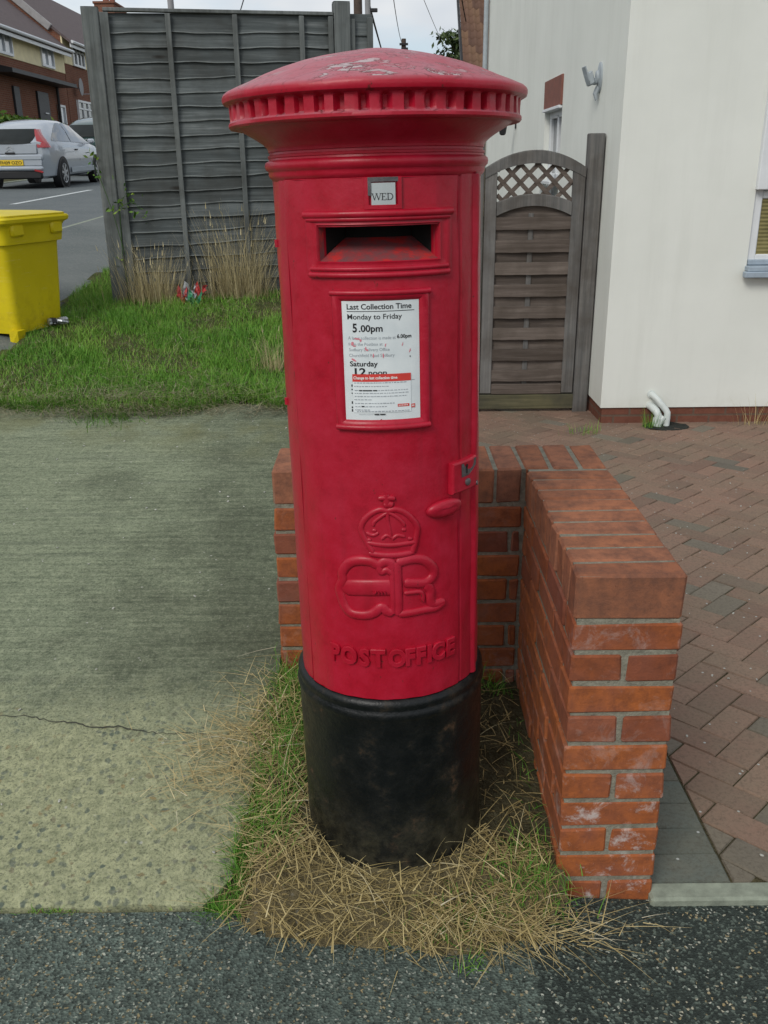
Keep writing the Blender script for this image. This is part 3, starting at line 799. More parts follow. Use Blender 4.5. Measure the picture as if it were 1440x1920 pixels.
for i in range(-80, 80):
    for j in range(-80, 80):
        d = (i - j) % 4
        if d == 0: q = [(i, j), (i + 2, j), (i + 2, j + 1), (i, j + 1)]
        elif d == 3: q = [(i, j), (i + 1, j), (i + 1, j + 2), (i, j + 2)]
        else: continue
        q = [((a * c45 - b * c45) * WB + 1.03, (a * c45 + b * c45) * WB + 4.02) for a, b in q]
        cx = sum(p[0] for p in q) / 4; cy = sum(p[1] for p in q) / 4
        if not (.0 < cx < 4.3 and 1.6 < cy < 7.0): continue
        if cx > 1.7 and cy > 6.4: continue
        if cy < 2.72: q = clip(q, 1, 0, .824)
        else: q = clip(clip(q, 1, 0, .10), 0, 1, 2.665)
        q = clip(q, 0, 1, 1.737) if q else q
        paver(mb, q, zp, rng.uniform(.02, 1))
tag(mb.build('block_paving', M_PAVER), kind='structure')
mb = MB()
for k in range(10):
    y0 = 1.737 + k * .1
    if y0 < 2.63: paver(mb, [(.622, y0), (.822, y0), (.822, y0 + .1), (.622, y0 + .1)], zp, rng.uniform(.02, 1))
tag(mb.build('paving_edge', M_PAVERGREY), kind='structure')
mb = MB()
for i in range(-80, 80): pass
grid_sheet('paving_joints', np.array([.10, .4, .63, .8, 1.5, 2.5, 4.3]), np.array([1.72, 2.3, 2.7, 4, 5.5, 6.95]), lambda x, y: G(np.maximum(x, .13), np.maximum(y, 1.705)) + .006, M_SOIL, keep=lambda x, y: (y > 2.66) | (x > .63))
# concrete edging strip
mb = MB()
for k in range(5):
    x0 = .612 + k * .92
    mb.box((x0 + .458, 1.706, -.074), (.914, .056, .09), .006)
tag(mb.build('edging_strip', M_KERB), kind='structure')

# ------------------------------------------------------------ low brick wall
wall = empty('brick_wall', (.5, 2.2, -.06))
tag(wall, 'low L-shaped red brick garden wall wrapping round behind the red pillar box', 'wall')
def lay(mb, x0, x1, y0, y1, z, L=.215, off=0.0, along='x', h=.065, j=.010):
    pass
XI, XO, YF, YI, YB, XL, TOP = .395, .620, 1.705, 2.415, 2.640, -.312, .787
bm_, mm = MB(), MB()
mm.box(((XI + XO) / 2, (YF + YB) / 2, .28), (XO - XI - .010, YB - YF - .010, 2 * (TOP - .28) - .008))
mm.box(((XL + XI) / 2 + .0045, (YI + YB) / 2, .33), (XI - XL - .001, YB - YI - .010, 2 * (TOP - .33) - .008))
def brick(c, s):
    bm_.box((c[0] + rng.uniform(-.0015, .0015), c[1] + rng.uniform(-.0015, .0015), c[2] + rng.uniform(-.001, .001)), s, .0045, (rng.uniform(.30, .80) if c[2] < .38 else rng.choice((rng.uniform(.02, .35), rng.uniform(.75, 1), rng.uniform(.3, .7)))), rot=(rng.uniform(-.010, .010), rng.uniform(-.010, .010), rng.uniform(-.010, .010)), jit=.0022)
ztop = TOP - .1025 - .010
for c in range(12):
    z = ztop - .075 * c - .0325
    if z < -.16: break
    # right wing, running in y from YF to YB
    if c % 2 == 0:      # header across the end, then headers/stretchers behind
        brick(((XI + XO) / 2, YF + .05125, z), (.225, .1025, .065))
        y = YF + .1025 + .010
        while y < YB - .05:
            l = min(.215, YB - y)
            for xx in (XI + .05125, XO - .05125): brick((xx, y + l / 2, z), (.1025, l, .065))
            y += .225
    else:
        y = YF
        while y < YB - .05:
            l = min(.215, YB - y)
            for xx, w in ((XI + .0538, .1075), (XO - .0538, .1075)): brick((xx, y + l / 2, z), (w, l, .065))
            y += .225
    # back wing, running in x from XL to XI
    x = XL
    first = .1025 if c % 2 == 0 else .215
    if z < .10: continue
    k = 0
    while x < XI - .03:
        l = first if k == 0 else .215
        l = min(l, XI - .008 - x)
        for yy_ in (YI + .05125, YB - .05125): brick((x + l / 2, yy_, z), (l, .1025, .065))
        x += l + .010; k += 1
bm_.build('brickwork', M_BRICK, wall)
cp = MB(); zc = TOP - .05125
def cbrick(c, s):
    cp.box((c[0] + rng.uniform(-.002, .002), c[1] + rng.uniform(-.0015, .0015), c[2] + rng.uniform(-.001, .0015)), s, .006, rng.uniform(.02, 1), rot=(rng.uniform(-.005, .005), rng.uniform(-.004, .004), rng.uniform(-.006, .006)), jit=.0018)
y = YF
while y < YI - .02:
    w = min(.069, YI - y - .002)
    cbrick(((XI + XO) / 2, y + w / 2, zc), (.226, w, .1025)); y += .0775
x = XO
while x > XL + .03:
    w = min(.069, x - XL)
    cbrick((x - w / 2, (YI + YB) / 2, zc), (w, .224, .1025)); x -= .0785
cp.build('coping', M_COPING, wall)
mm.build('mortar', M_MORTAR, wall)
for ch in wall.children:                       # meshes were laid in world coordinates
    ch.location = (-.5, -2.2, .06)
# ------------------------------------------------------------ pillar box
AX = Vector((-0.016875, 0.018125, 1.0)).normalized()
EX = Vector((0, 1, 0)).cross(AX).normalized()
EY = AX.cross(EX)
B0 = Vector((0.0175, 1.8653, 0.1)) - AX * 0.1
box = empty('pillar_box')
box.matrix_world = Matrix(((EX.x, EY.x, AX.x, B0.x), (EX.y, EY.y, AX.y, B0.y), (EX.z, EY.z, AX.z, B0.z), (0, 0, 0, 1)))
tag(box, 'leaning red cast iron post box with a black base standing in straw', 'post box')
RB = 0.200
def cy(th, s, r):
    a = R(th); return (r * math.sin(a), -r * math.cos(a), s)
def lathe(prof, n=128, mat=None, name=None, parent=None, smooth=30):
    mb = MB()
    mb.loft([[(r * math.sin(2 * math.pi * k / n), -r * math.cos(2 * math.pi * k / n), s) for k in range(n)] for s, r in prof])
    return mb.build(name, mat, parent, smooth)
def ths(a, b, step=2.5):
    n = max(1, int(math.ceil(abs(b - a) / step))); return [a + (b - a) * i / n for i in range(n + 1)]
def cgrid(mb, T, S, rfun, hole=None, rr=0.0):
    idx = [[mb.vert(cy(t, s, rfun(t, s))) for t in T] for s in S]
    for i in range(len(S) - 1):
        for j in range(len(T) - 1):
            if hole and hole((T[j] + T[j + 1]) / 2, (S[i] + S[i + 1]) / 2): continue
            mb.face((idx[i][j], idx[i][j + 1], idx[i + 1][j + 1], idx[i + 1][j]), rr)
    return idx
def cframe(mb, t0, t1, s0, s1, prof, step=2.5, close=False, rr=0.0):
    """rectangle on the cylinder; prof = [(inset metres, radius)] from outside in"""
    rings = []
    for ins, r in prof:
        d = math.degrees(ins / RB)
        a, b, c, e = t0 + d, t1 - d, s0 + ins, s1 - ins
        n = max(1, int(math.ceil((t1 - t0) / step)))
        T = [a + (b - a) * i / n for i in range(n + 1)]
        ns = 8
        Sv = [c + (e - c) * i / ns for i in range(ns + 1)]
        g = [cy(t, c, r) for t in T] + [cy(b, s, r) for s in Sv[1:]] + [cy(t, e, r) for t in T[::-1][1:]] + [cy(a, s, r) for s in Sv[::-1][1:-1]]
        rings.append(g)
    mb.loft(rings, True, False, rr)
    if close:
        ins, r = prof[-1]; d = math.degrees(ins / RB)
        n = max(1, int(math.ceil((t1 - t0) / step)))
        T = [t0 + d + (t1 - t0 - 2 * d) * i / n for i in range(n + 1)]
        cgrid(mb, T, [s0 + ins, (s0 + s1) / 2, s1 - ins], lambda t, s: r, rr=rr)
def cslab(mb, t0, t1, s0, s1, r1, bev=.003, r0=RB - .004, step=2.5, rr=0.0):
    cframe(mb, t0, t1, s0, s1, [(0, r0), (0, r1 - bev), (bev * .4, r1 - bev * .3), (bev, r1)], step, True, rr)
def wob(t, s, a=.0006):
    return a * (math.sin(t * .21 + s * 17) + .7 * math.sin(t * .53 - s * 31 + 1) + .5 * math.sin(s * 71 + t * .11))

SL = (-31.9, 32.6, 1.410, 1.471)          # letter slot
in_slot = lambda t, s: SL[0] < t < SL[1] and SL[2] < s < SL[3]
# body
mb = MB()
T = sorted(set(ths(-180, SL[0]) + ths(SL[0], SL[1]) + ths(SL[1], 180)))
S = sorted(set([.49, .51] + [.55 + .05 * i for i in range(18)] + [SL[2], SL[3], 1.5, 1.53, 1.557]))
cgrid(mb, T, S, lambda t, s: RB + wob(t, s), hole=in_slot)
mb.build('body', M_RED, box, 30)
# base with its rolled top moulding
lathe([(-.06, .208), (.05, .208), (.12, .2085), (.20, .2080), (.30, .2090), (.40, .2100), (.462, .2105), (.470, .2130), (.479, .2150), (.486, .2130), (.490, .2105), (.494, .2100), (.500, .2120), (.507, .2118), (.512, .2085), (.516, .2040), (.517, .1985)], 128, M_BLACK, 'base', box, 40)
# neck: bead, fillets and cavetto flaring to the cap
lathe([(1.548, .1985), (1.5525, .2015), (1.556, .2055), (1.561, .2075), (1.5655, .2070), (1.5675, .2085), (1.571, .2125), (1.577, .2140), (1.583, .2125), (1.5855, .2090), (1.5865, .2060), (1.5900, .2050), (1.5910, .2068), (1.5950, .2070), (1.5960, .2042), (1.6000, .2036), (1.6010, .2058), (1.6045, .2062), (1.6065, .2065), (1.611, .2095), (1.617, .2165), (1.624, .2270), (1.630, .2375), (1.636, .2480), (1.641, .2555), (1.643, .2580), (1.643, .2640)], 160, M_RED, 'neck', box, 50)
# cap: fluted band, lip, shallow dome
mb = MB(); NF = 46; n = NF * 10
rows = [(1.6430, .2630, 0), (1.6415, .2680, 0), (1.6425, .2725, 0), (1.6460, .2755, 0), (1.6510, .2755, 0), (1.6535, .2735, 0), (1.6545, .2730, .5), (1.6580, .2728, 1), (1.6660, .2728, 1), (1.6730, .2730, 1), (1.6780, .2732, .85), (1.6805, .2736, .35), (1.6820, .2745, 0), (1.6835, .2790, 0), (1.6860, .2835, 0), (1.6905, .2850, 0), (1.6960, .2848, 0), (1.7010, .2825, 0), (1.7045, .2780, 0), (1.7120, .2600, 0), (1.7200, .2385, 0), (1.7330, .2080, 0), (1.7450, .1740, 0), (1.7550, .1400, 0), (1.7620, .1090, 0), (1.7680, .0720, 0), (1.7708, .0400, 0), (1.7718, .0120, 0)]
frr = [rng.uniform(.7, 1.1) for _ in range(NF)]; fof = [rng.uniform(-.06, .06) for _ in range(NF)]
rings = []
for s, r, d in rows:
    g = []
    for k in range(n):
        fi = int(k // 10); u = (k % 10) / 10 + fof[fi]
        w = abs(u - .5); lim = .125 + .03 * (d - .5)
        cut = d * (1.0 if w < lim else max(0.0, 1 - (w - lim) / .09)) * frr[fi] * .0150
        a = 2 * math.pi * k / n
        rr_ = r - cut + .0007 * math.sin(a * 5 + s * 40) + .0005 * math.sin(a * 13 + s * 90)
        g.append((rr_ * math.sin(a), -rr_ * math.cos(a), s + (.0012 * math.sin(a * 3 + 1) if s > 1.70 else 0)))
    rings.append(g)
mb.loft(rings); mb.face([len(mb.v) - n + k for k in range(n)])
mb.build('cap', M_REDTOP, box, 38)

# door
door = MB()
DT = (-56.6, 46.0, .5185, 1.552)
T = sorted(set(ths(DT[0], SL[0]) + ths(SL[0], SL[1]) + ths(SL[1], DT[1])))
S = sorted(set([DT[2], .53] + [.57 + .05 * i for i in range(17)] + [SL[2], SL[3], 1.5, 1.53, DT[3]]))
RD = RB + .0035
idx = cgrid(door, T, S, lambda t, s: RD + wob(t, s), hole=in_slot)
cframe(door, DT[0], DT[1], DT[2], DT[3], [(-.0001, RB - .003), (-.0001, RD - .001), (.0012, RD + .0003)])
door.build('door', M_RED, box, 30)
door_o = [c for c in box.children if c.name.startswith('door')][0]
mb = MB()
for a in (DT[0] - .75, DT[1] + .05): cslab(mb, a, a + .65, .519, 1.552, RB + .0007, .0003)
mb.build('door_gap', M_SEAM, box)
mb = MB()
T = ths(47.6, 66, 1.5)
cgrid(mb, T, [.519 + .0345 * i for i in range(31)], lambda t, s: RB - .002 + .0075 * max(0, 1 - ((t - 63.5) / 2.6) ** 2) ** .5 + .0048 * (1 if 48.4 < t < 65 else 0) + wob(t, s, .0005))
mb.build('door_jamb', M_RED, box, 40)
# hinge knuckles down the left edge
for s in (1.438, 1.128):
    mb = MB(); mb.tube([cy(-77, s - .007, RB + .001), cy(-77, s + .007, RB + .001)], .005, 10)
    mb.build('hinge', M_RED, box, 40)

# letter slot: hooded surround, dusty chute, dark throat
mb = MB()
cframe(mb, -39.2, 39.6, 1.386, 1.4985, [(0, RB), (0, RD + .0035), (.0015, RD + .0045), (.011, RD + .0045), (.0125, RD + .0035), (.0225, RD + .0025), (.0240, RD + .0035), (.0252, RD + .002), (.0255, RB - .02)])
def cbar(mb, t0, t1, s0, s1, rr_, rad, n=10):
    pts = [cy(t, (s0 + (s1 - s0) * (t - t0) / (t1 - t0)), rr_) for t in ths(t0, t1, 2)]
    mb.tube(pts, rad, n)
cbar(mb, -39.4, 39.9, 1.492, 1.492, RD + .004, .0068)
cbar(mb, -38.0, 38.5, 1.4835, 1.4835, RD + .003, .0045)
cbar(mb, -37.5, 38.0, 1.388, 1.388, RD + .003, .0055)
cbar(mb, -36.5, 37.0, 1.3985, 1.3985, RD + .0035, .0045)
slot = mb.build('letter_slot', M_RED, box, 40)
mb = MB()
T = ths(SL[0], SL[1]); D = .085
fl = [[mb.vert(cy(t, SL[2] + .001 + .037 * q, RB + .002 - D * q)) for t in T] for q in (0, .25, .5, .75, 1)]
for a, b in zip(fl[:-1], fl[1:]):
    for j in range(len(T) - 1): mb.face((a[j], a[j + 1], b[j + 1], b[j]))
mb.build('chute', M_DUSTY, slot, 40)
for t in (SL[0], SL[1]):
    mb = MB(); mb.quad(cy(t, SL[2], RB + .0005), cy(t, SL[3], RB + .0005), cy(t * .99, SL[3], RB - .012), cy(t * .99, SL[2], RB - .012))
    mb.build('slot_cheek', M_DUSTY, slot)
mb = MB()
for t in (SL[0] * 1.01, SL[1] * 1.01): mb.quad(cy(t, SL[2], RB + .001), cy(t, SL[3], RB + .001), cy(t, SL[3], RB - D), cy(t, SL[2], RB - D))
up = [[mb.vert(cy(t, SL[3], RB + .001 - D * q)) for t in T] for q in (0, 1)]
for j in range(len(T) - 1):
    mb.face((up[0][j], up[0][j + 1], up[1][j + 1], up[1][j]))
bk = [[mb.vert(cy(t, s, RB - D)) for t in T] for s in (SL[2] + .036, SL[3])]
for j in range(len(T) - 1): mb.face((bk[0][j], bk[0][j + 1], bk[1][j + 1], bk[1][j]))
mb.build('throat', M_DARK, slot)

# text straight onto the curved iron
def text_geo(s, offset=0.0, extrude=0.0, bevel=0.0, res=3):
    cu = bpy.data.curves.new('t', 'FONT'); cu.body = s; cu.size = 1.0; cu.offset = offset
    cu.extrude = extrude; cu.bevel_depth = bevel; cu.bevel_resolution = 1; cu.resolution_u = res
    ob = bpy.data.objects.new('t', cu); COL.objects.link(ob)
    dg = bpy.context.evaluated_depsgraph_get(); dg.update()
    me = bpy.data.meshes.new_from_object(ob.evaluated_get(dg))
    v = np.array([tuple(p.co) for p in me.vertices]); f = [tuple(p.vertices) for p in me.polygons]
    bpy.data.objects.remove(ob); bpy.data.curves.remove(cu); bpy.data.meshes.remove(me)
    return v, f
def put_text(mb, s, t_left, width, base, cap, r, offset=0.0, relief=0.0, slope=0.0, vmax=None):
    """t_left deg of the left edge; width, cap height in metres; base = s of baseline"""
    v, f = text_geo(s, offset)
    x0, x1 = v[:, 0].min(), v[:, 0].max()
    kx = width / (x1 - x0); kz = cap / .729
    i0 = len(mb.v)
    for p in v:
        u = (p[0] - x0) * kx; h = p[1] * kz
        if vmax is not None: h = min(h, vmax)
        mb.vert(cy(t_left + math.degrees(u / r), base + h + u * slope, r))
    for q in f: mb.face([i0 + k for k in q])

# day tab
mb = MB()
cframe(mb, -6.2, 12.2, 1.4985, 1.5525, [(0, RD), (0, RD + .004), (.001, RD + .005), (.0075, RD + .005), (.0085, RD + .003), (.0088, RB - .001)])
cgrid(mb, ths(-3.9, 9.9), [1.506, 1.545], lambda t, s: RB + .0006)
tab = mb.build('day_tab_holder', M_RED, box, 40)
mb = MB(); cgrid(mb, ths(-4.3, 10.3, 2), [1.5445, 1.5520], lambda t, s: RD + .0052); cgrid(mb, [-4.3, -3.4, -2.6], [1.522, 1.545], lambda t, s: RD + .0051)
mb.build('worn_edge', M_STEEL, tab)
mb = MB(); cgrid(mb, ths(-2.7, 8.9, 2), [1.5005, 1.5425], lambda t, s: RD + .0042)
card = mb.build('day_tab', plain('day_card', (0.42, 0.46, 0.47, 1), 0.6, 0.08), box)
mb = MB()
r_ = RD + .0047
Tt = lambda x: -2.7 + x * 11.6
def cstroke(x0, y0, x1, y1, w):
    dx, dy = x1 - x0, y1 - y0; L = math.hypot(dx, dy); nx, ny = -dy / L * w / 2, dx / L * w / 2
    q = [(x0 + nx, y0 + ny), (x1 + nx, y1 + ny), (x1 - nx, y1 - ny), (x0 - nx, y0 - ny)]
    mb.face([mb.vert(cy(2.9 + math.degrees(a / RB), 1.5145 + b, r_)) for a, b in q])
hh = .0108
def serif(x, y): cstroke(x - .0017, y, x + .0017, y, .0006)
for x0, y0, x1, y1, w in ((-.0178, hh, -.0140, 0, .0014), (-.0140, 0, -.0108, hh, .0006), (-.0108, hh, -.0072, 0, .0014), (-.0072, 0, -.0040, hh, .0006),
                          (-.0008, 0, -.0008, hh, .0014), (-.0008, hh, .0048, hh, .0007), (-.0008, hh * .52, .0036, hh * .52, .0006), (-.0008, 0, .0052, 0, .0007), (.0048, hh, .0048, hh - .0025, .0006), (.0052, 0, .0052, .0028, .0006),
                          (.0085, 0, .0085, hh, .0014), (.0085, hh, .0125, hh * .97, .0007), (.0085, 0, .0125, hh * .03, .0007)): cstroke(x0, y0, x1, y1, w)
pa = [(.0125, hh * .97), (.0150, hh * .84), (.0163, hh * .62), (.0165, hh * .42), (.0152, hh * .18), (.0125, hh * .03)]
for (a, b), (c, d) in zip(pa[:-1], pa[1:]): cstroke(a, b, c, d, .0013)
for x, y in ((-.0178, hh), (-.0108, hh), (-.0040, hh), (-.0012, hh), (-.0012, 0), (.0080, hh), (.0080, 0)): serif(x, y)
mb.build('lettering', M_INK, card)

# notice frame, notice and its print
mb = MB()
cframe(mb, -25.2, 25.6, 1.104, 1.3615, [(0, RB), (0, RD + .003), (.0015, RD + .0065), (.005, RD + .0085), (.0125, RD + .0080), (.0165, RD + .0050), (.0195, RD + .0020), (.0198, RB)])
cbar(mb, -25.4, 25.8, 1.357, 1.357, RD + .006, .0055); cbar(mb, -24.6, 25.0, 1.1085, 1.1085, RD + .006, .0060)
nfr = mb.build('notice_frame', M_RED, box, 40)
RN = RD + .0026
mb = MB()
NB = 48; ev = [1.1205 + .0018 * math.sin(i * 1.7) * math.sin(i * .6) + rng.uniform(-.0008, .0008) + (.0025 if i in (22, 23) else 0) for i in range(NB + 1)]
Tn = [-20.0 + 40.0 * i / NB for i in range(NB + 1)]
lo = [mb.vert(cy(t, e, RN)) for t, e in zip(Tn, ev)]; hi = [mb.vert(cy(t, 1.3425, RN)) for t in Tn]
for i in range(NB): mb.face((lo[i], lo[i + 1], hi[i + 1], hi[i]))
note = mb.build('notice', M_NOTE, box)
mb = MB(); cgrid(mb, ths(-20.2, 20.2), [1.112, 1.126], lambda t, s: RN - .0007)
mb.build('rust_line', M_SEAM, nfr)
KU, KV = .1372 / 1000, .2215 / 1560
def NX(px, py): return math.degrees(((px - 675 - (py - 960) * .022) * KU) / RN)
def NS(py, px=675): return 1.3425 - (py - 178 + (px - 675) * .006) * KV
def ntext(mb, s, x0, x1, base, cap, off=.012, vmax=None, r=RN + .0005):
    put_text(mb, s, NX(x0, base), (x1 - x0) * KU, NS(base, x0), cap * KV, r, off, 0, 0, vmax)
def nrect(mb, x0, x1, y0, y1, r=RN + .0005):
    cgrid(mb, ths(NX(x0, y0), NX(x1, y0), 3), [NS(y1), NS(y0)], lambda t, s: r)
ink, grey, redm, pink, wht = MB(), MB(), MB(), MB(), MB()
ntext(ink, 'Last Collection Time', 213, 1082, 283, 70, .016)
nrect(ink, 213, 1118, 303, 311)
ntext(ink, 'Monday to Friday', 220, 952, 408, 68, .009)
ntext(ink, '5', 290, 350, 570, 112, .03); ntext(ink, '.00pm', 374, 694, 565, 88, .022)
ntext(grey, 'A later collection is made at', 225, 868, 666, 44, .0)
ntext(ink, '6.00pm', 884, 1080, 654, 50, .024)
ntext(grey, 'from the Postbox at', 228, 692, 744, 42, .0)
ntext(grey, 'Sudbury Delivery Office', 236, 785, 815, 42, .0)
ntext(grey, 'Churchfield Road Sudbury', 236, 852, 890, 42, .0)
ntext(ink, 'Saturday', 245, 626, 1012, 68, .02)
ntext(ink, '12', 310, 466, 1128, 96, .026, .5 * 96 * KV * 4); ntext(ink, 'noon', 500, 746, 1124, 66, .02)
mb = MB(); nrect(mb, 280, 1072, 1208, 1625, RN + .0011)
slip = mb.build('notice_slip', M_SLIP, note)
nrect(redm, 275, 1072, 1112, 1212, RN + .0014)
ntext(wht, 'Change to last collection time', 292, 892, 1180, 38, .03, None, RN + .0020)
for y, x0, x1 in ((1232, 300, 1010), (1278, 300, 775), (1332, 305, 1030), (1370, 305, 1040), (1412, 305, 1025), (1455, 300, 545), (1505, 310, 860), (1548, 310, 750), (1592, 310, 515), (1612, 330, 1060)):
    x = x0
    while x < x1:
        w = rng.uniform(14, 46)
        nrect(grey, x, min(x + w, x1), y - rng.uniform(9, 12), y, RN + .0016); x += w + rng.uniform(8, 14)
for x0, x1, y in ((370, 410, 1335), (420, 545, 1335), (560, 615, 1335), (400, 440, 1548), (575, 640, 1655), (650, 725, 1655)): nrect(ink, x0, x1, y - 15, y, RN + .0019)
nrect(grey, 360, 560, 1650, 1654); nrect(grey, 1078, 1130, 1203, 1209)
for y, h in ((1250, 30), (1310, 16), (1360, 14), (1475, 34), (1545, 22), (1580, 36)): nrect(ink, 258, 276, y, y + h, RN + .0005)
nrect(redm, 892, 1052, 1516, 1552, RN + .0016); nrect(redm, 1080, 1136, 1526, 1576, RN + .0009)
for i in range(6): nrect(wht, 905 + i * 22, 920 + i * 22, 1528, 1540, RN + .0020)
nrect(wht, 1092, 1104, 1540, 1562, RN + .0012); nrect(wht, 1110, 1124, 1540, 1562, RN + .0012)
def smear(mb, x, y, w, h, a):
    p = []
    for k in range(9):
        t = 2 * math.pi * k / 9; q = rng.uniform(.6, 1.1)
        X, Y = math.cos(t) * w * q, math.sin(t) * h * q
        p.append((x + X * math.cos(a) - Y * math.sin(a), y + X * math.sin(a) + Y * math.cos(a)))
    mb.face([mb.vert(cy(NX(u, v), NS(v, u), RN + .0008)) for u, v in p])
for a in ((345, 655, 62, 13, .1), (398, 675, 16, 22, .3), (285, 720, 26, 36, .4), (310, 748, 30, 10, 0), (466, 775, 10, 26, .2), (728, 740, 9, 30, .2), (957, 735, 7, 30, .25), (700, 870, 9, 34, 0), (480, 800, 30, 14, .2), (566, 870, 10, 40, 0), (300, 930, 50, 14, .5), (1060, 820, 9, 28, .3)): smear(pink, *a)
smear(ink, 1063, 895, 8, 18, 0)
ink.build('black_print', M_INK, note); grey.build('grey_print', M_GREYINK, note); redm.build('red_print', M_REDINK, note); pink.build('paint_smear', M_PINKINK, note); wht.build('white_print', M_WHITEINK, note)

# lock and pull
mb = MB()
cslab(mb, 38.0, 59.6, .957, 1.0215, RB + .017, .004, RB - .002)
lock = mb.build('lock_plate', M_RED, box, 35)
mb = MB()
pts = [(44.2, 1.016), (58.2, 1.0195), (57.4, 1.004), (53.5, .9955), (50.4, .9895), (44.4, .9885)]
mb.face([mb.vert(cy(t, s, RB + .0178)) for t, s in pts][::-1])
mb.build('keyhole_plate', M_STEEL, lock)
mb = MB(); c = Vector(cy(48.6, 1.0095, RB + .0182)); n_ = Vector(cy(48.6, 0, 1)); tx = Vector((n_.y, -n_.x, 0)) * -1
mb.face([mb.vert(c + tx * (.0034 * math.cos(k * math.pi / 8)) + Vector((0, 0, .0040 * math.sin(k * math.pi / 8)))) for k in range(16)])
mb.face([mb.vert(c + tx * a + Vector((0, 0, b))) for a, b in ((-.0016, 0), (.0016, 0), (.0020, -.0150), (-.0020, -.0150))])
mb.build('keyhole', M_DARK, lock)
mb = MB(); c = Vector(cy(49.4, .9755, RB + .0160)); n_ = Vector(cy(49.4, 0, 1)).normalized()
mb.tube([c, c + n_ * .004, c + n_ * .0052], [.0075, .0075, .0050], 20)
mb.build('lock_barrel', M_STEEL, lock, 40)
mb = MB(); c = Vector(cy(59.3, .9625, RB + .012)); mb.tube([c, c + Vector((.006, -.002, .001))], .005, 10)
mb.build('stud', M_STEEL, lock, 40)
mb = MB(); rings = []
for i in range(13):
    p = -90 + 180 * i / 12; g = []
    for k in range(16):
        a = 2 * math.pi * k / 16
        du = .0415 * math.cos(R(p)) ** .55 * math.cos(a); dz = .0195 * math.cos(R(p)) ** .55 * math.sin(a) if math.cos(R(p)) > 0 else 0
        rad = (RB - .004) + .026 * (math.sin(R(p)) * .5 + .5) * (1.0 if dz > 0 else .95)
        g.append(cy(34.2 + math.degrees(du / RB), .9315 + dz + .004 * (math.sin(R(p))), rad))
    rings.append(g)
mb.loft(rings, True, True)
mb.build('finger_pull', M_RED, box, 60)

# royal cypher and crown in relief
CY = {'e_outer': [(3.0, .8171), (2.0, .8303), (-1.7, .8335), (-4.8, .8264), (-9.3, .8332), (-16.2, .8339), (-22.0, .8259), (-26.5, .8036), (-26.5, .7859), (-28.9, .7666), (-27.9, .7494), (-26.1, .7295), (-21.6, .7147), (-13.5, .714), (-7.9, .7212), (-3.8, .7341), (-1.0, .725), (2.4, .7201)],
 'arm1': [(-24.5, .7842), (-12.8, .7884), (-4.3, .7901), (4, .7901)], 'arm2': [(-24.9, .7574), (-13.0, .7618), (-4.5, .7631), (4, .7631)],
 'hook': [(-4.8, .8264), (-3.4, .8105), (-.3, .8161), (2.6, .8071)], 'stem': [(5.4, .8325), (5.4, .8007), (5.6, .7714), (5.6, .7418), (5.4, .7165)], 'stem2': [(2.9, .83), (2.9, .72)],
 'bowl': [(5.4, .8296), (9.6, .8327), (15, .8348), (21.4, .8283), (26.8, .8071), (26.8, .7895), (22, .7788), (15.5, .7816), (9.3, .7849)],
 'leg': [(22, .7768), (25, .7598), (24.9, .7405), (27.1, .7267), (34, .7277)], 'rin': [(9.2, .7629), (13.9, .763), (19.1, .7601), (20.2, .7394)],
 'foot': [(5.8, .7164), (13.6, .7172), (21, .7188), (28.8, .7176), (34, .7262)]}
CR = {'arch': [(-7.6, .8535), (-10.4, .8702), (-12.6, .8868), (-13.9, .9048), (-11.4, .9235), (-6.8, .9378), (-2.4, .9434), (.9, .9403), (5, .943), (10.1, .9355), (14.6, .92), (17.3, .902), (16.8, .8824), (15.8, .8659), (14.3, .848)],
 'in': [(.9, .9403), (1, .9209), (1.8, .9041), (2.4, .8871)], 'inl': [(.9, .9376), (-2.5, .9295), (-6.3, .9184), (-7.1, .91)], 'inr': [(1.3, .9375), (4.9, .93), (8.5, .918), (10, .9077)],
 'b1': [(-10.8, .8744), (-4.4, .8707), (2.3, .8688), (9.8, .8698), (16.3, .8713)], 'b2': [(-9.9, .8518), (-3.1, .8479), (2.9, .8468), (8.9, .8473), (14.3, .8495)],
 'ball': [(-.8, .9529), (2.1, .9534), (3.6, .951)], 'cv': [(.4, .9747), (.6, .9637), (.7, .9536)], 'ch': [(-3.6, .9667), (.4, .9673), (5.1, .9657)],
 'f1': [(-11, .8955), (-7.2, .8903), (-4.2, .8961)], 'f2': [(3.1, .8814), (6.1, .8892), (9.9, .8853)], 'f3': [(-2.8, .882), (.2, .8902), (3.1, .8842)]}
def smooth_pts(p, n=4):
    P = [p[0]] + list(p) + [p[-1]]; out = []
    for i in range(1, len(P) - 2):
        a, b, c, d = P[i - 1], P[i], P[i + 1], P[i + 2]
        for k in range(n):
            t = k / n
            out.append(tuple(.5 * ((2 * b[m]) + (-a[m] + c[m]) * t + (2 * a[m] - 5 * b[m] + 4 * c[m] - d[m]) * t * t + (-a[m] + 3 * b[m] - 3 * c[m] + d[m]) * t ** 3) for m in (0, 1)))
    return out + [p[-1]]
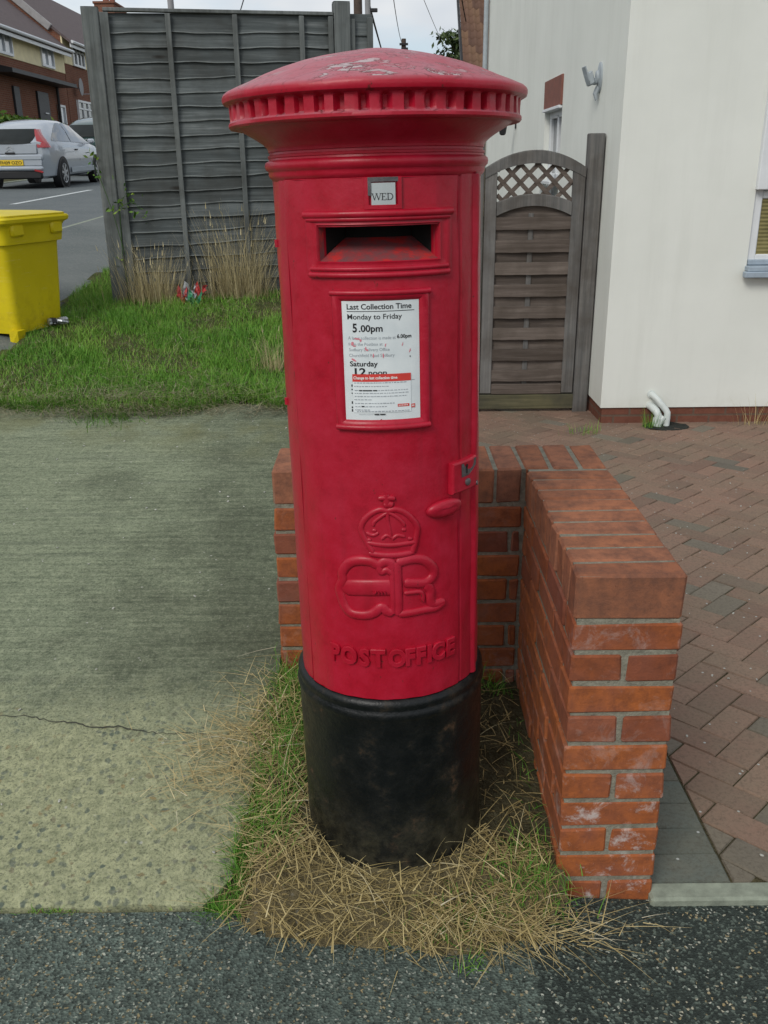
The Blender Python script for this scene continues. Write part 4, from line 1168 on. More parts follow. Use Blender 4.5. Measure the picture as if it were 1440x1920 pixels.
def relief(mb, pts, w, h):
    """rounded band of width w standing h proud of the door"""
    P = smooth_pts(pts)
    rings = []
    for i, (t, s) in enumerate(P):
        a, b = P[max(i - 1, 0)], P[min(i + 1, len(P) - 1)]
        dx, dz = R(b[0] - a[0]) * RB, b[1] - a[1]; L = math.hypot(dx, dz) or 1
        nx, nz = -dz / L, dx / L
        g = []
        ww = w * (1 if 0 < i < len(P) - 1 else .6)
        for o, e in ((-.5, -.3), (-.47, .35), (-.33, .8), (-.1, 1), (.1, 1), (.33, .8), (.47, .35), (.5, -.3)):
            g.append(cy(t + math.degrees(nx * o * ww / RB), s + nz * o * ww, RD + h * e))
        rings.append(g)
    mb.loft(rings, False)
mb = MB()
WD = {'e_outer': .0215, 'bowl': .0210, 'leg': .0210, 'stem': .0200, 'stem2': .014, 'foot': .0175, 'hook': .015, 'rin': .011}
for k, p in CY.items():
    if k in WD: relief(mb, p, WD[k], .0062)
relief(mb, [(-26.5, .7705), (-10, .7755), (7.0, .7765)], .0370, .0046)
for t0, s0, t1, s1 in ((-8.6, .7705, -7.4, .7660), (-7.4, .7660, -6.2, .7705), (-4.9, .7705, -4.9, .7655), (-3.2, .7705, -3.2, .7655), (-1.5, .7705, -1.5, .7655)): relief(mb, [(t0, s0), (t1, s1)], .0042, .0100)
mb.build('royal_cypher', M_RED, box, 60)
mb = MB()
for k, p in CR.items(): relief(mb, p, {'arch': .0135, 'b1': .012, 'b2': .014, 'cv': .015, 'ch': .012, 'ball': .016}.get(k, .0095), .0058)
ap = smooth_pts(CR['arch'], 3); am = [(1.8 + (t - 1.8) * .97, .895 + (s - .895) * .97) for t, s in ap]
b0 = [mb.vert(cy(t, s, RD + .0022)) for t, s in am]; c0 = [mb.vert(cy(1.8 + (t - 1.8) * .5, .885 + (s - .885) * .5, RD + .0034)) for t, s in am]; c1 = mb.vert(cy(1.8, .885, RD + .0036))
for i in range(len(am)):
    j = (i + 1) % len(am); mb.face((b0[i], b0[j], c0[j], c0[i])); mb.face((c0[i], c0[j], c1))
for t, s in ((-6.5, .9005), (9.6, .8995), (-9.5, .8800), (13.0, .8795)): relief(mb, [(t - 1, s), (t + 1, s)], .0100, .0052)
mb.build('crown_emblem', M_RED, box, 60)
mb = MB()
for chx, t in zip('POSTOFFICE', (-33.2, -24.3, -14.6, -6.6, 4.2, 12.0, 18.4, 23.6, 29.4, 38.4)):
    v, f = text_geo(chx, .026, .10, .035, 3)
    x0, x1 = v[:, 0].min(), v[:, 0].max(); xm = (x0 + x1) / 2
    i0 = len(mb.v)
    for p in v:
        mb.vert(cy(t + math.degrees((p[0] - xm) * .043 / RB), .6000 + p[1] * .0520, RD - .001 + (p[2] + .1) * .030))
    for q in f: mb.face([i0 + k for k in q])
mb.build('raised_lettering', M_RED, box, 40)
# ------------------------------------------------------------ white house on the right
HX, HY, HY2, HX2, GZ = 1.525, 6.28, 14.3, 9.5, -.17
house = empty('white_house', (HX, HY, GZ))
tag(house, 'white rendered house with a red brick plinth behind the block paved drive', 'house')
def local(mb, name, mat, parent, org, smooth=None):
    o = mb.build(name, mat, parent, smooth)
    return o
def w2(mb, name, mat, parent, ex=(0, 0, 0), smooth=None):
    """build world-coordinate geometry as a child of an empty (or of its part)"""
    p = parent; off = Vector((0, 0, 0))
    while p is not None: off += p.location; p = p.parent
    mb.v = [(a - off.x, b - off.y, c - off.z) for a, b, c in mb.v]
    o = mb.build(name, mat, parent, smooth)
    return o
# front wall with a window hole, side wall with a door hole: one render shell
WX0, WX1, WZ0, WZ1 = 2.425, 3.9, .925, 2.12
DY0, DY1, DZ1 = 8.37, 9.22, 2.03
PZ = -.035
mb = MB()
def wallgrid(mb, us, zs, P, hole, flip=False):
    idx = [[mb.vert(P(u, z)) for u in us] for z in zs]
    for i in range(len(zs) - 1):
        for j in range(len(us) - 1):
            if hole((us[j] + us[j + 1]) / 2, (zs[i] + zs[i + 1]) / 2): continue
            q = (idx[i][j], idx[i][j + 1], idx[i + 1][j + 1], idx[i + 1][j])
            mb.face(q[::-1] if flip else q)
ZT = 5.3
wallgrid(mb, [HX, WX0, WX1, HX2], [PZ, WZ0, WZ1, ZT], lambda u, z: (u, HY, z), lambda u, z: WX0 < u < WX1 and WZ0 < z < WZ1)
wallgrid(mb, [HY, DY0, DY1, HY2], [PZ, 1.44, DZ1, ZT], lambda u, z: (HX, u, z), lambda u, z: DY0 < u < DY1 and z < DZ1, True)
mb.quad((HX, HY2, PZ), (HX2, HY2, PZ), (HX2, HY2, ZT), (HX, HY2, ZT)); mb.quad((HX2, HY, PZ), (HX2, HY2, PZ), (HX2, HY2, ZT), (HX2, HY, ZT))
for a, b, c, d in (((WX0, WZ0), (WX1, WZ0), 0, 0), ((WX1, WZ0), (WX1, WZ1), 0, 0), ((WX1, WZ1), (WX0, WZ1), 0, 0), ((WX0, WZ1), (WX0, WZ0), 0, 0)):
    mb.quad((a[0], HY, a[1]), (b[0], HY, b[1]), (b[0], HY + .10, b[1]), (a[0], HY + .10, a[1]))
for a, b in (((DY0, PZ), (DY0, DZ1)), ((DY0, DZ1), (DY1, DZ1)), ((DY1, DZ1), (DY1, PZ))):
    mb.quad((HX, a[0], a[1]), (HX, b[0], b[1]), (HX + .11, b[0], b[1]), (HX + .11, a[0], a[1]))
# drip edge at the foot of the render
mb.quad((HX, HY, PZ), (HX2, HY, PZ), (HX2, HY + .02, PZ), (HX, HY + .02, PZ)); mb.quad((HX, HY, PZ), (HX, HY2, PZ), (HX + .02, HY2, PZ), (HX + .02, HY, PZ))
w2(mb, 'wall', M_RENDER, house)
mb = MB()
mb.quad((HX + .014, HY + .014, -.45), (HX2, HY + .014, -.45), (HX2, HY + .014, PZ + .004), (HX + .014, HY + .014, PZ + .004))
mb.quad((HX + .014, HY2, -.45), (HX + .014, HY + .014, -.45), (HX + .014, HY + .014, PZ + .004), (HX + .014, HY2, PZ + .004))
w2(mb, 'plinth', M_PLINTH, house)
# roof, mostly out of the picture
mb = MB()
mb.loft([[(HX - .35, HY - .35, ZT - .1), (HX2 + .35, HY - .35, ZT - .1), (HX2 + .35, HY2 + .35, ZT - .1), (HX - .35, HY2 + .35, ZT - .1)],
         [(HX - .35, HY - .35, ZT), (HX2 + .35, HY - .35, ZT), (HX2 + .35, HY2 + .35, ZT), (HX - .35, HY2 + .35, ZT)],
         [(HX + 3.9, HY + 3.5, ZT + 2.8), (HX2 - 3.9, HY + 3.5, ZT + 2.8), (HX2 - 3.9, HY2 - 3.5, ZT + 2.8), (HX + 3.9, HY2 - 3.5, ZT + 2.8)]], True, True)
w2(mb, 'roof', M_ROOF, house)
# front window: white frame, an opening top light proud of it, bamboo blind behind the lower pane
mb = MB(); yf = HY + .055
for x, z, sx, sz in ((WX0 + .03, (WZ0 + WZ1) / 2, .06, WZ1 - WZ0), (WX1 - .03, (WZ0 + WZ1) / 2, .06, WZ1 - WZ0), ((WX0 + WX1) / 2, WZ0 + .035, WX1 - WX0 - .12, .07), ((WX0 + WX1) / 2, WZ1 - .03, WX1 - WX0 - .12, .06), ((WX0 + WX1) / 2, 1.37, WX1 - WX0 - .12, .05), (3.16, (WZ0 + WZ1) / 2, .06, WZ1 - WZ0 - .14)):
    mb.box((x, yf, z), (sx, .07, sz), .006)
win = w2(mb, 'window', M_UPVC, house)
mb = MB()
for x0, x1 in ((WX0 - .006, 3.15),):
    for x, z, sx, sz in ((x0 + .035, 1.76, .07, .72), (x1 - .035, 1.76, .07, .72), ((x0 + x1) / 2, 1.425, x1 - x0 - .14, .055), ((x0 + x1) / 2, 2.09, x1 - x0 - .14, .06)):
        mb.box((x, HY - .012, z), (sx, .06, sz), .006)
w2(mb, 'opening_sash', M_UPVC, win)
mb = MB(); mb.quad((WX0 + .05, HY + .05, 1.39), (WX1 - .05, HY + .05, 1.39), (WX1 - .05, HY + .05, WZ1 - .05), (WX0 + .05, HY + .05, WZ1 - .05))
w2(mb, 'pane', glass_mat('sky_glass', (0.16, 0.20, 0.25, 1)), win)
mb = MB(); mb.quad((WX0 + .012, HY + .035, WZ0 + .05), (WX1 - .02, HY + .035, WZ0 + .05), (WX1 - .02, HY + .035, 1.352), (WX0 + .012, HY + .035, 1.352))
w2(mb, 'blind', M_BLIND, win)
mb = MB(); mb.box(((WX0 + WX1) / 2, HY + .03, .908), (WX1 - WX0 + .02, .20, .035), .006); mb.box(((WX0 + WX1) / 2, HY - .055, .872), (WX1 - WX0 + .06, .06, .040), .006); mb.box(((WX0 + WX1) / 2, HY + .012, .945), (WX1 - WX0 - .01, .03, .035), .005)
w2(mb, 'window_sill', M_SILL, win)
# side door and its brick lintel
mb = MB()
mb.box((HX + .0, (DY0 + DY1) / 2, (DZ1 + 2.265) / 2), (.034, DY1 - DY0, 2.265 - DZ1), .004)
w2(mb, 'lintel', M_LINTEL, house)
mb = MB(); xd = HX + .075
for y, z, sy, sz in ((DY0 + .04, .95, .08, 2.14), (DY1 - .04, .95, .08, 2.14), ((DY0 + DY1) / 2, DZ1 - .04, DY1 - DY0 - .16, .08), ((DY0 + DY1) / 2, 1.44, DY1 - DY0 - .16, .09), ((DY0 + DY1) / 2, .4, DY1 - DY0 - .16, .9), ((DY0 + DY1) / 2, 1.70, .05, .56)):
    mb.box((xd, y, z), (.06, sy, sz), .006)
sd = w2(mb, 'side_door', M_UPVC, house)
mb = MB(); mb.quad((xd, DY0 + .08, .85), (xd, DY1 - .08, .85), (xd, DY1 - .08, DZ1 - .08), (xd, DY0 + .08, DZ1 - .08))
w2(mb, 'pane', M_GLASS, sd)
mb = MB(); mb.box((HX + .02, (DY0 + DY1) / 2, DZ1 - .012), (.10, DY1 - DY0 - .02, .024), .003)
w2(mb, 'head_trim', M_UPVC, sd)
mb = MB(); mb.box((HX - .03, (DY0 + DY1) / 2, 1.415), (.10, DY1 - DY0, .03), .004)
w2(mb, 'door_shelf', M_UPVC, sd)
mb = MB(); mb.tube([(HX - .05, HY2 - .10, -.2), (HX - .05, HY2 - .10, ZT - .1)], .034, 10)
w2(mb, 'downpipe', M_GREYPL, house, smooth=40)

# lights on the side wall
def fixture(name, loc, label, cat):
    return tag(empty(name, loc), label, cat)
fl = fixture('floodlight', (HX, 6.98, 2.10), 'small pale floodlight fixed high on the side wall of the white house', 'light')
mb = MB()
rings = []
for x, r_ in ((0, .105), (-.018, .105), (-.026, .08), (-.03, .05), (-.055, .045), (-.06, .02)):
    rings.append([(x, r_ * math.cos(2 * math.pi * k / 20) * .8, .06 + r_ * 1.15 * math.sin(2 * math.pi * k / 20) - .03) for k in range(20)])
mb.loft(rings, True, True); mb.build('back_plate', M_GREYPL, fl, 40)
mb = MB(); mb.tube([(-.05, 0, .0), (-.10, -.01, -.005)], [.03, .025], 12); mb.box((-.125, -.01, .02), (.07, .13, .11), .012, rot=(0, R(-25), 0)); mb.build('lamp_head', M_GREYPL, fl, 40)
mb = MB(); mb.box((-.170, -.01, .055), (.012, .15, .13), .003, rot=(0, R(-25), 0)); mb.build('lens_hood', M_GREYPL, fl)
mb = MB(); mb.tube([(-.02, 0, -.05), (-.05, 0, -.10), (-.03, 0, -.15)], [.03, .026, .016], 12); mb.build('motion_sensor', M_GREYPL, fl, 40)
fl.scale = (.62, .8, .8)
ln = fixture('wall_lantern', (HX, 11.15, 2.02), 'black wall lantern on a bracket beside the rim of the post box cap', 'light')
mb = MB(); mb.box((-.01, 0, .0), (.02, .09, .26), .004); mb.build('back_plate', M_BLACKPL, ln)
mb = MB(); mb.tube([(-.02, 0, .04), (-.12, 0, .10), (-.22, 0, .06), (-.24, 0, .0)], .014, 8); mb.build('bracket', M_BLACKPL, ln, 40)
mb = MB()
mb.loft([[(-.24 + r_ * math.cos(k * math.pi / 3), r_ * math.sin(k * math.pi / 3), z) for k in range(6)] for z, r_ in ((.0, .03), (-.03, .10), (-.04, .10), (-.05, .085), (-.22, .055), (-.24, .03))], True, True)
mb.build('lamp_cage', M_BLACKPL, ln)
ln.scale = (.62, .62, .62)

# waste pipes at the foot of the front wall
def pipe(name, pts, rad, label):
    o = empty(name, pts[0]); tag(o, label, 'pipe', 'waste pipes at the foot of the house wall')
    mb = MB(); p0 = Vector(pts[0])
    mb.tube([Vector(p) - p0 for p in pts], rad, 14); mb.build('pipe_run', M_PIPE, o, 50)
    return o, p0
a, p0 = pipe('waste_pipe', [(1.872, 6.30, .060), (1.876, 6.245, .058), (1.895, 6.215, .042), (1.955, 6.19, -.028), (1.968, 6.185, -.050), (1.968, 6.180, -.078), (1.955, 6.165, -.26)], .0225, 'upper white waste pipe leaving the house wall and bending down to the drain')
mb = MB(); mb.tube([(0, -.004, .0), (0, -.03, 0)], .029, 14); mb.build('collar', M_PIPE, a, 50)
b, p0 = pipe('waste_pipe', [(1.868, 6.30, -.020), (1.874, 6.225, -.022), (1.892, 6.195, -.04), (1.905, 6.18, -.065), (1.908, 6.17, -.28)], .027, 'lower white waste pipe with a branch, left of the taller pipe at the drain')
mb = MB(); mb.tube([(.036, -.122, -.065), (.030, -.125, -.12)], .033, 14); mb.tube([(.040, -.13, -.10), (.075, -.125, -.055)], [.026, .022], 12); mb.build('collar', M_PIPE, b, 50)
mb = MB()
rings = [[(1.96 + .15 * q * math.cos(2 * math.pi * k / 20), 6.16 + .105 * q * math.sin(2 * math.pi * k / 20), float(zp(1.96, 6.1)) + .004 - d + .004 * math.sin(k * 2.1)) for k in range(20)] for q, d in ((1.05, .0), (1.0, -.004), (.8, -.002), (.3, .0))]
mb.loft(rings, True, False); mb.face([len(mb.v) - 20 + k for k in range(20)])
tag(mb.build('drain_hole', plain('wet_black_soil', (0.02, 0.022, 0.018, 1), 0.9, 0.4, 40, 0.01)), kind='structure')

# ------------------------------------------------------------ arched garden gate
GY = 6.70
gate = empty('garden_gate', (1.06, GY, -.02))
tag(gate, 'brown timber garden gate with a bowed lattice top beside the white house', 'gate')
GX0, GX1 = .715, 1.405
gc = (GX0 + GX1) / 2
def arc_z(x, zc, drop, half=.345): return zc - drop * ((x - gc) / half) ** 2
def arcbar(mb, x0, x1, zc_top, zc_bot, drop_t, drop_b, y, d, n=18, r=.5):
    rings = []
    for i in range(n + 1):
        x = x0 + (x1 - x0) * i / n
        zt, zb = arc_z(x, zc_top, drop_t), arc_z(x, zc_bot, drop_b)
        rings.append([(x, y - d / 2, zb), (x, y - d / 2, zt - .006), (x, y - d / 2 + .006, zt), (x, y + d / 2, zt), (x, y + d / 2, zb)])
    mb.loft(rings, True, True, r)
mb = MB()
for x0 in (GX0 + .0425, GX1 - .0425):
    zt = arc_z(GX0 + .0, 1.657, .115) - .01
    mb.box((x0, GY, (zt + -.02) / 2), (.085, .045, zt + .02), .005, rng.uniform(.3, .8))
w2(mb, 'stile', M_GPOST, gate)
mb = MB(); arcbar(mb, GX0 + .001, GX1 - .001, 1.660, 1.575, .115, .095, GY - .002, .052); w2(mb, 'arched_top_rail', M_GPOST, gate)
mb = MB(); arcbar(mb, GX0 + .086, GX1 - .086, 1.378, 1.300, .095, .115, GY - .004, .046); w2(mb, 'arched_middle_rail', M_GPOST, gate)
# lattice
mb = MB()
for fam in (1, -1):
    for k in range(-14, 15):
        xb = gc + .018 + k * .118
        P = []
        for q in range(41):
            t = q / 40; z = 1.27 + t * .36; x = xb + fam * (z - 1.45)
            if GX0 + .083 < x < GX1 - .083 and arc_z(x, 1.34, .1) < z < arc_z(x, 1.60, .1): P.append((x, z))
        if len(P) < 2: continue
        (xa, za), (xb2, zb) = P[0], P[-1]; L = math.hypot(xb2 - xa, zb - za) + .01
        mb.box(((xa + xb2) / 2, GY + .004 * fam + .0005, (za + zb) / 2), (L, .0075, .0285), 0, rng.uniform(.2, .9), rot=(0, -math.atan2(zb - za, xb2 - xa), 0))
w2(mb, 'lattice', M_GSLAT, gate)
# woven boards: alternate slats in front of and behind the middle batten
mb = MB()
zs = 1.225; k = 0
while zs > .06:
    front = (k % 2 == 0)
    h = .083 if front else .080
    y = GY - .010 if front else GY + .012
    zz = zs - h / 2
    for sgn in (0,):
        n = 14; rings = []
        r0 = rng.uniform(.1, .9)
        for i in range(n + 1):
            x = GX0 + .08 + (GX1 - GX0 - .16) * i / n
            bow = (-.007 if front else .006) * math.sin(math.pi * i / n)
            e = .0012 * math.sin(x * 30 + k)
            rings.append([(x, y + bow - .005, zz - h / 2 + e), (x, y + bow - .005, zz + h / 2 + e), (x, y + bow + .004, zz + h / 2 + .002), (x, y + bow + .004, zz - h / 2)])
        mb.loft(rings, True, True, r0)
    zs -= .0765; k += 1
n = 14; rings = []
for i in range(n + 1):          # board filling under the middle arch
    x = GX0 + .08 + (GX1 - GX0 - .16) * i / n
    rings.append([(x, GY + .006, 1.19), (x, GY + .006, arc_z(x, 1.318, .115)), (x, GY + .014, arc_z(x, 1.318, .115)), (x, GY + .014, 1.19)])
mb.loft(rings, True, True, .4)
w2(mb, 'slat_panel', M_GSLAT, gate)
mb = MB(); mb.box((gc - .015, GY + .006, .64), (.036, .010, 1.22), .002, .6); w2(mb, 'middle_batten', M_GPOST, gate)
mb = MB(); mb.box((gc, GY - .002, .012), (GX1 - GX0 - .172, .046, .075), .004, .5); w2(mb, 'bottom_rail', M_GSLAT, gate)
mb = MB(); mb.box((gc + .005, GY + .01, -.085), (GX1 - GX0 + .02, .07, .110), .006, .5)
ob = w2(mb, 'threshold_board', M_OLDWOOD, None)
tag(ob, 'mossy timber board lying under the foot of the garden gate', 'board')
for x, lab in ((1.463, 'tall weathered square gate post against the corner of the white house'), (.655, 'square gate post on the fence side of the arched gate')):
    mb = MB(); mb.box((0, 0, .77), (.105, .10, 2.30), .006, .5)
    o = mb.build('gate_post', M_GPOST); o.location = (x, GY + .01, -.18 + .02); tag(o, lab, 'post', 'gate posts')

# ------------------------------------------------------------ panel fence on the left
fa = math.atan(.2)
F0 = Vector((-1.80, 6.765, .69))
fence = empty('fence', F0, fa)
tag(fence, 'tall weathered grey overlap panel fence behind the lawn', 'fence')
def FX(x): return (x + 1.80) / math.cos(fa)
FL = FX(-.315)
mb = MB()
ns = 20; hp = 1.84
for i in range(ns):
    z0 = .02 + i * (hp - .05) / ns; h = .118
    r0 = rng.uniform(.02, .80); tilt = .027 + rng.uniform(-.004, .004)
    if i > ns - 4: tilt *= .45
    n = 24; rings = []
    ph = rng.uniform(0, 6)
    for k in range(n + 1):
        x = .005 + (FL - .01) * k / n
        zb = z0 + tilt * (x - FL * .5) + .0042 * math.sin(x * 8 + ph) + .0022 * math.sin(x * 23 + ph * 2)
        zt = z0 + h + tilt * (x - FL * .5) 
        yb = -.017 - .003 * math.sin(x * 5 + ph); yt = .004
        rings.append([(x, yb - .005, zb), (x, yb - .0052, zb + .007), (x, yt - .005, zt), (x, yt + .004, zt), (x, yb + .005, zb)])
    nf0 = len(mb.f)
    mb.loft(rings, True, True, r0)
    for q in range(n): mb.rnd[nf0 + q * 5] = 1.0
mb.build('slat_panel', M_SLAT, fence)
for xw, w in ((-1.795, .058), (-1.397, .034), (-.968, .034), (-.530, .034), (-.335, .034)):
    mb = MB(); mb.box((FX(xw), -.034, hp / 2 - .005), (w, .022, hp - .01), .003, rng.uniform(.4, .9)); mb.build('batten', M_POST, fence)
mb = MB(); mb.box((FL / 2, -.008, hp + .008), (FL, .05, .022), .003, .7); mb.build('capping', M_POST, fence)
mb = MB(); mb.box((FL / 2, .018, .05), (FL, .03, .14), .003, .2); mb.build('gravel_board', M_SLAT, fence)
for x, y, zb, zt, w, lab in ((-1.878, 6.742, .55, 2.548, .108, 'weathered end post of the tall fence, beside the road'), (-.258, 7.075, .5, 2.612, .112, 'weathered fence post showing above the left of the post box cap')):
    mb = MB(); mb.box((0, 0, (zt - zb) / 2), (w, .10, zt - zb), .006, .6)
    mb.loft([[(-w / 2, -.05, zt - zb), (w / 2, -.05, zt - zb), (w / 2, .05, zt - zb), (-w / 2, .05, zt - zb)], [(-.02, -.015, zt - zb + .006), (.02, -.015, zt - zb + .006), (.02, .015, zt - zb + .006), (-.02, .015, zt - zb + .006)]], True, True, .6)
    o = mb.build('fence_post', M_POST); o.location = (x, y, zb); o.rotation_euler = (0, 0, fa); tag(o, lab, 'post', 'fence posts')
# the short return panel beyond the second post, and the low run on to the gate
f2 = empty('fence', (-.20, 7.10, .55), fa)
tag(f2, 'narrow end of a second fence panel just right of the fence post', 'fence')
mb = MB()
for i in range(17):
    z0 = .02 + i * .115
    mb.loft([[(x, -.014, z0), (x, .0, z0 + .135), (x, .007, z0 + .135), (x, -.007, z0)] for x in (0.0, .09, .155)], True, True, rng.random())
mb.build('slat_panel', M_SLAT, f2)
mb = MB(); mb.box((.012, -.03, .99), (.036, .02, 1.94), .003, .6); mb.build('batten', M_POST, f2)
mb = MB(); mb.box((.135, -.03, .97), (.040, .022, 2.0), .003, .3); mb.build('batten', M_POST, f2)
f3 = empty('fence', (-.05, 7.0, .0))
tag(f3, 'low vertical board fence filling the gap between the tall fence and the gate', 'fence')
mb = MB()
for i in range(7): mb.box((.05 + i * .098, 0, .92 - .1), (.094, .018, 2.0), .002, rng.random())
mb.build('board_panel', M_POST, f3)
# ------------------------------------------------------------ far left: stepped brick terrace
def terrace(name, y0, y1, base, zc, ze, rtop, label, org):
    o = empty(name, (org[0], org[1], base)); tag(o, label, 'house', 'brick houses across the road')
    X = -14.0; D = 7.4
    mb = MB()
    mb.quad((X, y0, base - .6), (X, y1, base - .6), (X, y1, zc), (X, y0, zc)); mb.quad((X, y0, base - .6), (X, y0, ze), (X - D, y0, ze), (X - D, y0, base - .6)); mb.quad((X, y1, base - .6), (X, y1, ze), (X - D, y1, ze), (X - D, y1, base - .6))
    xr = X - D / 2
    for y in (y0, y1): mb.face([mb.vert(p) for p in ((X, y, ze), (xr, y, rtop - .05), (X - D, y, ze))])
    w2(mb, 'wall', M_FARBRICK, o)
    mb = MB(); mb.box((X - .005, (y0 + y1) / 2, (zc + ze) / 2), (.07, y1 - y0 + .02, ze - zc), .01); w2(mb, 'cream_upper_wall', M_CREAM, o)
    mb = MB()
    e = .42; sl = (rtop - ze) / (D / 2); zo = ze + .12
    mb.loft([[(X + e, y, zo - e * sl), (xr, y, rtop), (X - D - e, y, zo - e * sl), (X - D - e, y, zo - e * sl - .12), (xr, y, rtop - .14), (X + e, y, zo - e * sl - .12)] for y in (y0 - .08, y1 + .08)], True, True)
    rf = w2(mb, 'roof', M_ROOF, o)
    mb = MB(); mb.tube([(X + e + .05, y0 - .05, zo - e * sl - .04), (X + e + .05, y1 + .05, zo - e * sl - .02)], .07, 8); mb.box((X + e - .05, (y0 + y1) / 2, zo - e * sl - .16), (.05, y1 - y0, .17), 0)
    w2(mb, 'gutter', M_UPVC, o)
    return o, rf
def fwin(o, ya, yb, za, zb, cols, split=None, curt=False, X=-14.0, sill=False):
    mb = MB(); fx = X + .05; t = .09
    mb.box((fx, ya + t / 2, (za + zb) / 2), (.10, t, zb - za), 0); mb.box((fx, yb - t / 2, (za + zb) / 2), (.10, t, zb - za), 0)
    mb.box((fx, (ya + yb) / 2, za + t / 2), (.10, yb - ya - 2 * t, t), 0); mb.box((fx, (ya + yb) / 2, zb - t / 2), (.10, yb - ya - 2 * t, t), 0)
    for k in range(1, cols):
        y = ya + (yb - ya) * k / cols; mb.box((fx, y, (za + zb) / 2), (.09, .08, zb - za - 2 * t), 0)
    if split:
        zz = za + (zb - za) * split
        for k in range(cols):
            a = ya + (yb - ya) * k / cols; b = ya + (yb - ya) * (k + 1) / cols
            mb.box((fx + .002, (a + b) / 2, zz), (.09, b - a - .17, .07), 0)
    w = w2(mb, 'window', M_UPVC, o)
    mb = MB(); mb.quad((X + .042, ya + .03, za + .03), (X + .042, yb - .03, za + .03), (X + .042, yb - .03, zb - .03), (X + .042, ya + .03, zb - .03))
    w2(mb, 'pane', M_GLASSCURT if curt else M_GLASS, w)
    return w
hA, rfA = terrace('terraced_house', 27.0, 45.2, 2.2, 5.50, 6.62, 9.65, 'cream and brick house above the silver car, with a dark canopy over its doors', (-14, 36))
fwin(hA, 36.6, 38.95, 5.56, 6.40, 3, None, True); fwin(hA, 42.15, 43.7, 5.54, 6.40, 2, None, True); fwin(hA, 31.0, 32.6, 5.54, 6.40, 2, None, True)
fwin(hA, 43.6, 44.42, 2.6, 4.16, 1, None, True)
mb = MB()
mb.loft([[(-13.98, y, 5.15), (-13.2, y, 4.98), (-13.2, y, 4.84), (-13.98, y, 4.84)] for y in (36.6, 44.1)], True, True)
w2(mb, 'canopy', M_DARKDOOR, hA)
mb = MB(); mb.tube([(-13.9, 43.55, 4.9), (-13.9, 43.55, 2.4)], .06, 8); w2(mb, 'downpipe', M_BLACKPL, hA)
for a, b in ((41.05, 42.35), (38.45, 39.05)):
    mb = MB(); mb.box((-13.97, (a + b) / 2, 3.45), (.12, b - a, 2.16), .01); dd = w2(mb, 'door', M_DARKDOOR, hA)
    if b - a > 1:
        mb = MB(); mb.box((-13.89, (a + b) / 2 + .15, 3.72), (.03, .42, .05), .004); w2(mb, 'letter_plate', M_ALLOY, dd)
hB, rfB = terrace('terraced_house', 45.28, 74.0, 2.4, 5.94, 7.05, 10.1, 'taller brick and cream house with a satellite dish, next to the fence post', (-14, 50))
fwin(hB, 46.45, 48.2, 5.94, 6.85, 3, .68); fwin(hB, 46.4, 48.75, 3.46, 4.52, 3, .66); fwin(hB, 53, 55, 5.94, 6.85, 3, .68)
mb = MB(); mb.box((-14.62, 45.22, 7.62), (2.9, .16, .30), .02, rot=(0, R(39.6), 0)); mb.v = [(a - .9, b, c + .65) for a, b, c in mb.v]
w2(mb, 'verge_flashing', M_LEAD, rfB)
mb = MB(); mb.box((-17.7, 68.6, 10.65), (1.3, 3.2, 1.7), .03); mb.box((-17.7, 68.6, 11.53), (1.42, 3.35, .14), .02)
ch = w2(mb, 'chimney', M_FARBRICK, rfB)
mb = MB()
for y in (67.6, 69.2):
    mb = MB(); mb.tube([(-17.7, y, 11.55), (-17.7, y, 12.05)], [.22, .17], 10); w2(mb, 'chimney_pot', M_LINTEL, rfB, smooth=40)
mb = MB()
rings = []
for k, (d, r_) in enumerate(((0, .05), (.03, .22), (.09, .36), (.11, .37))):
    rings.append([(-13.78 + d, 46.35 - r_ * math.cos(2 * math.pi * q / 18) * .85, 5.05 + r_ * math.sin(2 * math.pi * q / 18)) for q in range(18)])
mb.loft(rings, True, True)
mb.tube([(-13.9, 46.35, 5.0), (-13.75, 46.35, 5.0)], .03, 6); mb.tube([(-13.7, 46.5, 4.75), (-13.35, 46.95, 4.8)], .02, 6)
w2(mb, 'satellite_dish', M_POLEGREY, hB, smooth=40)

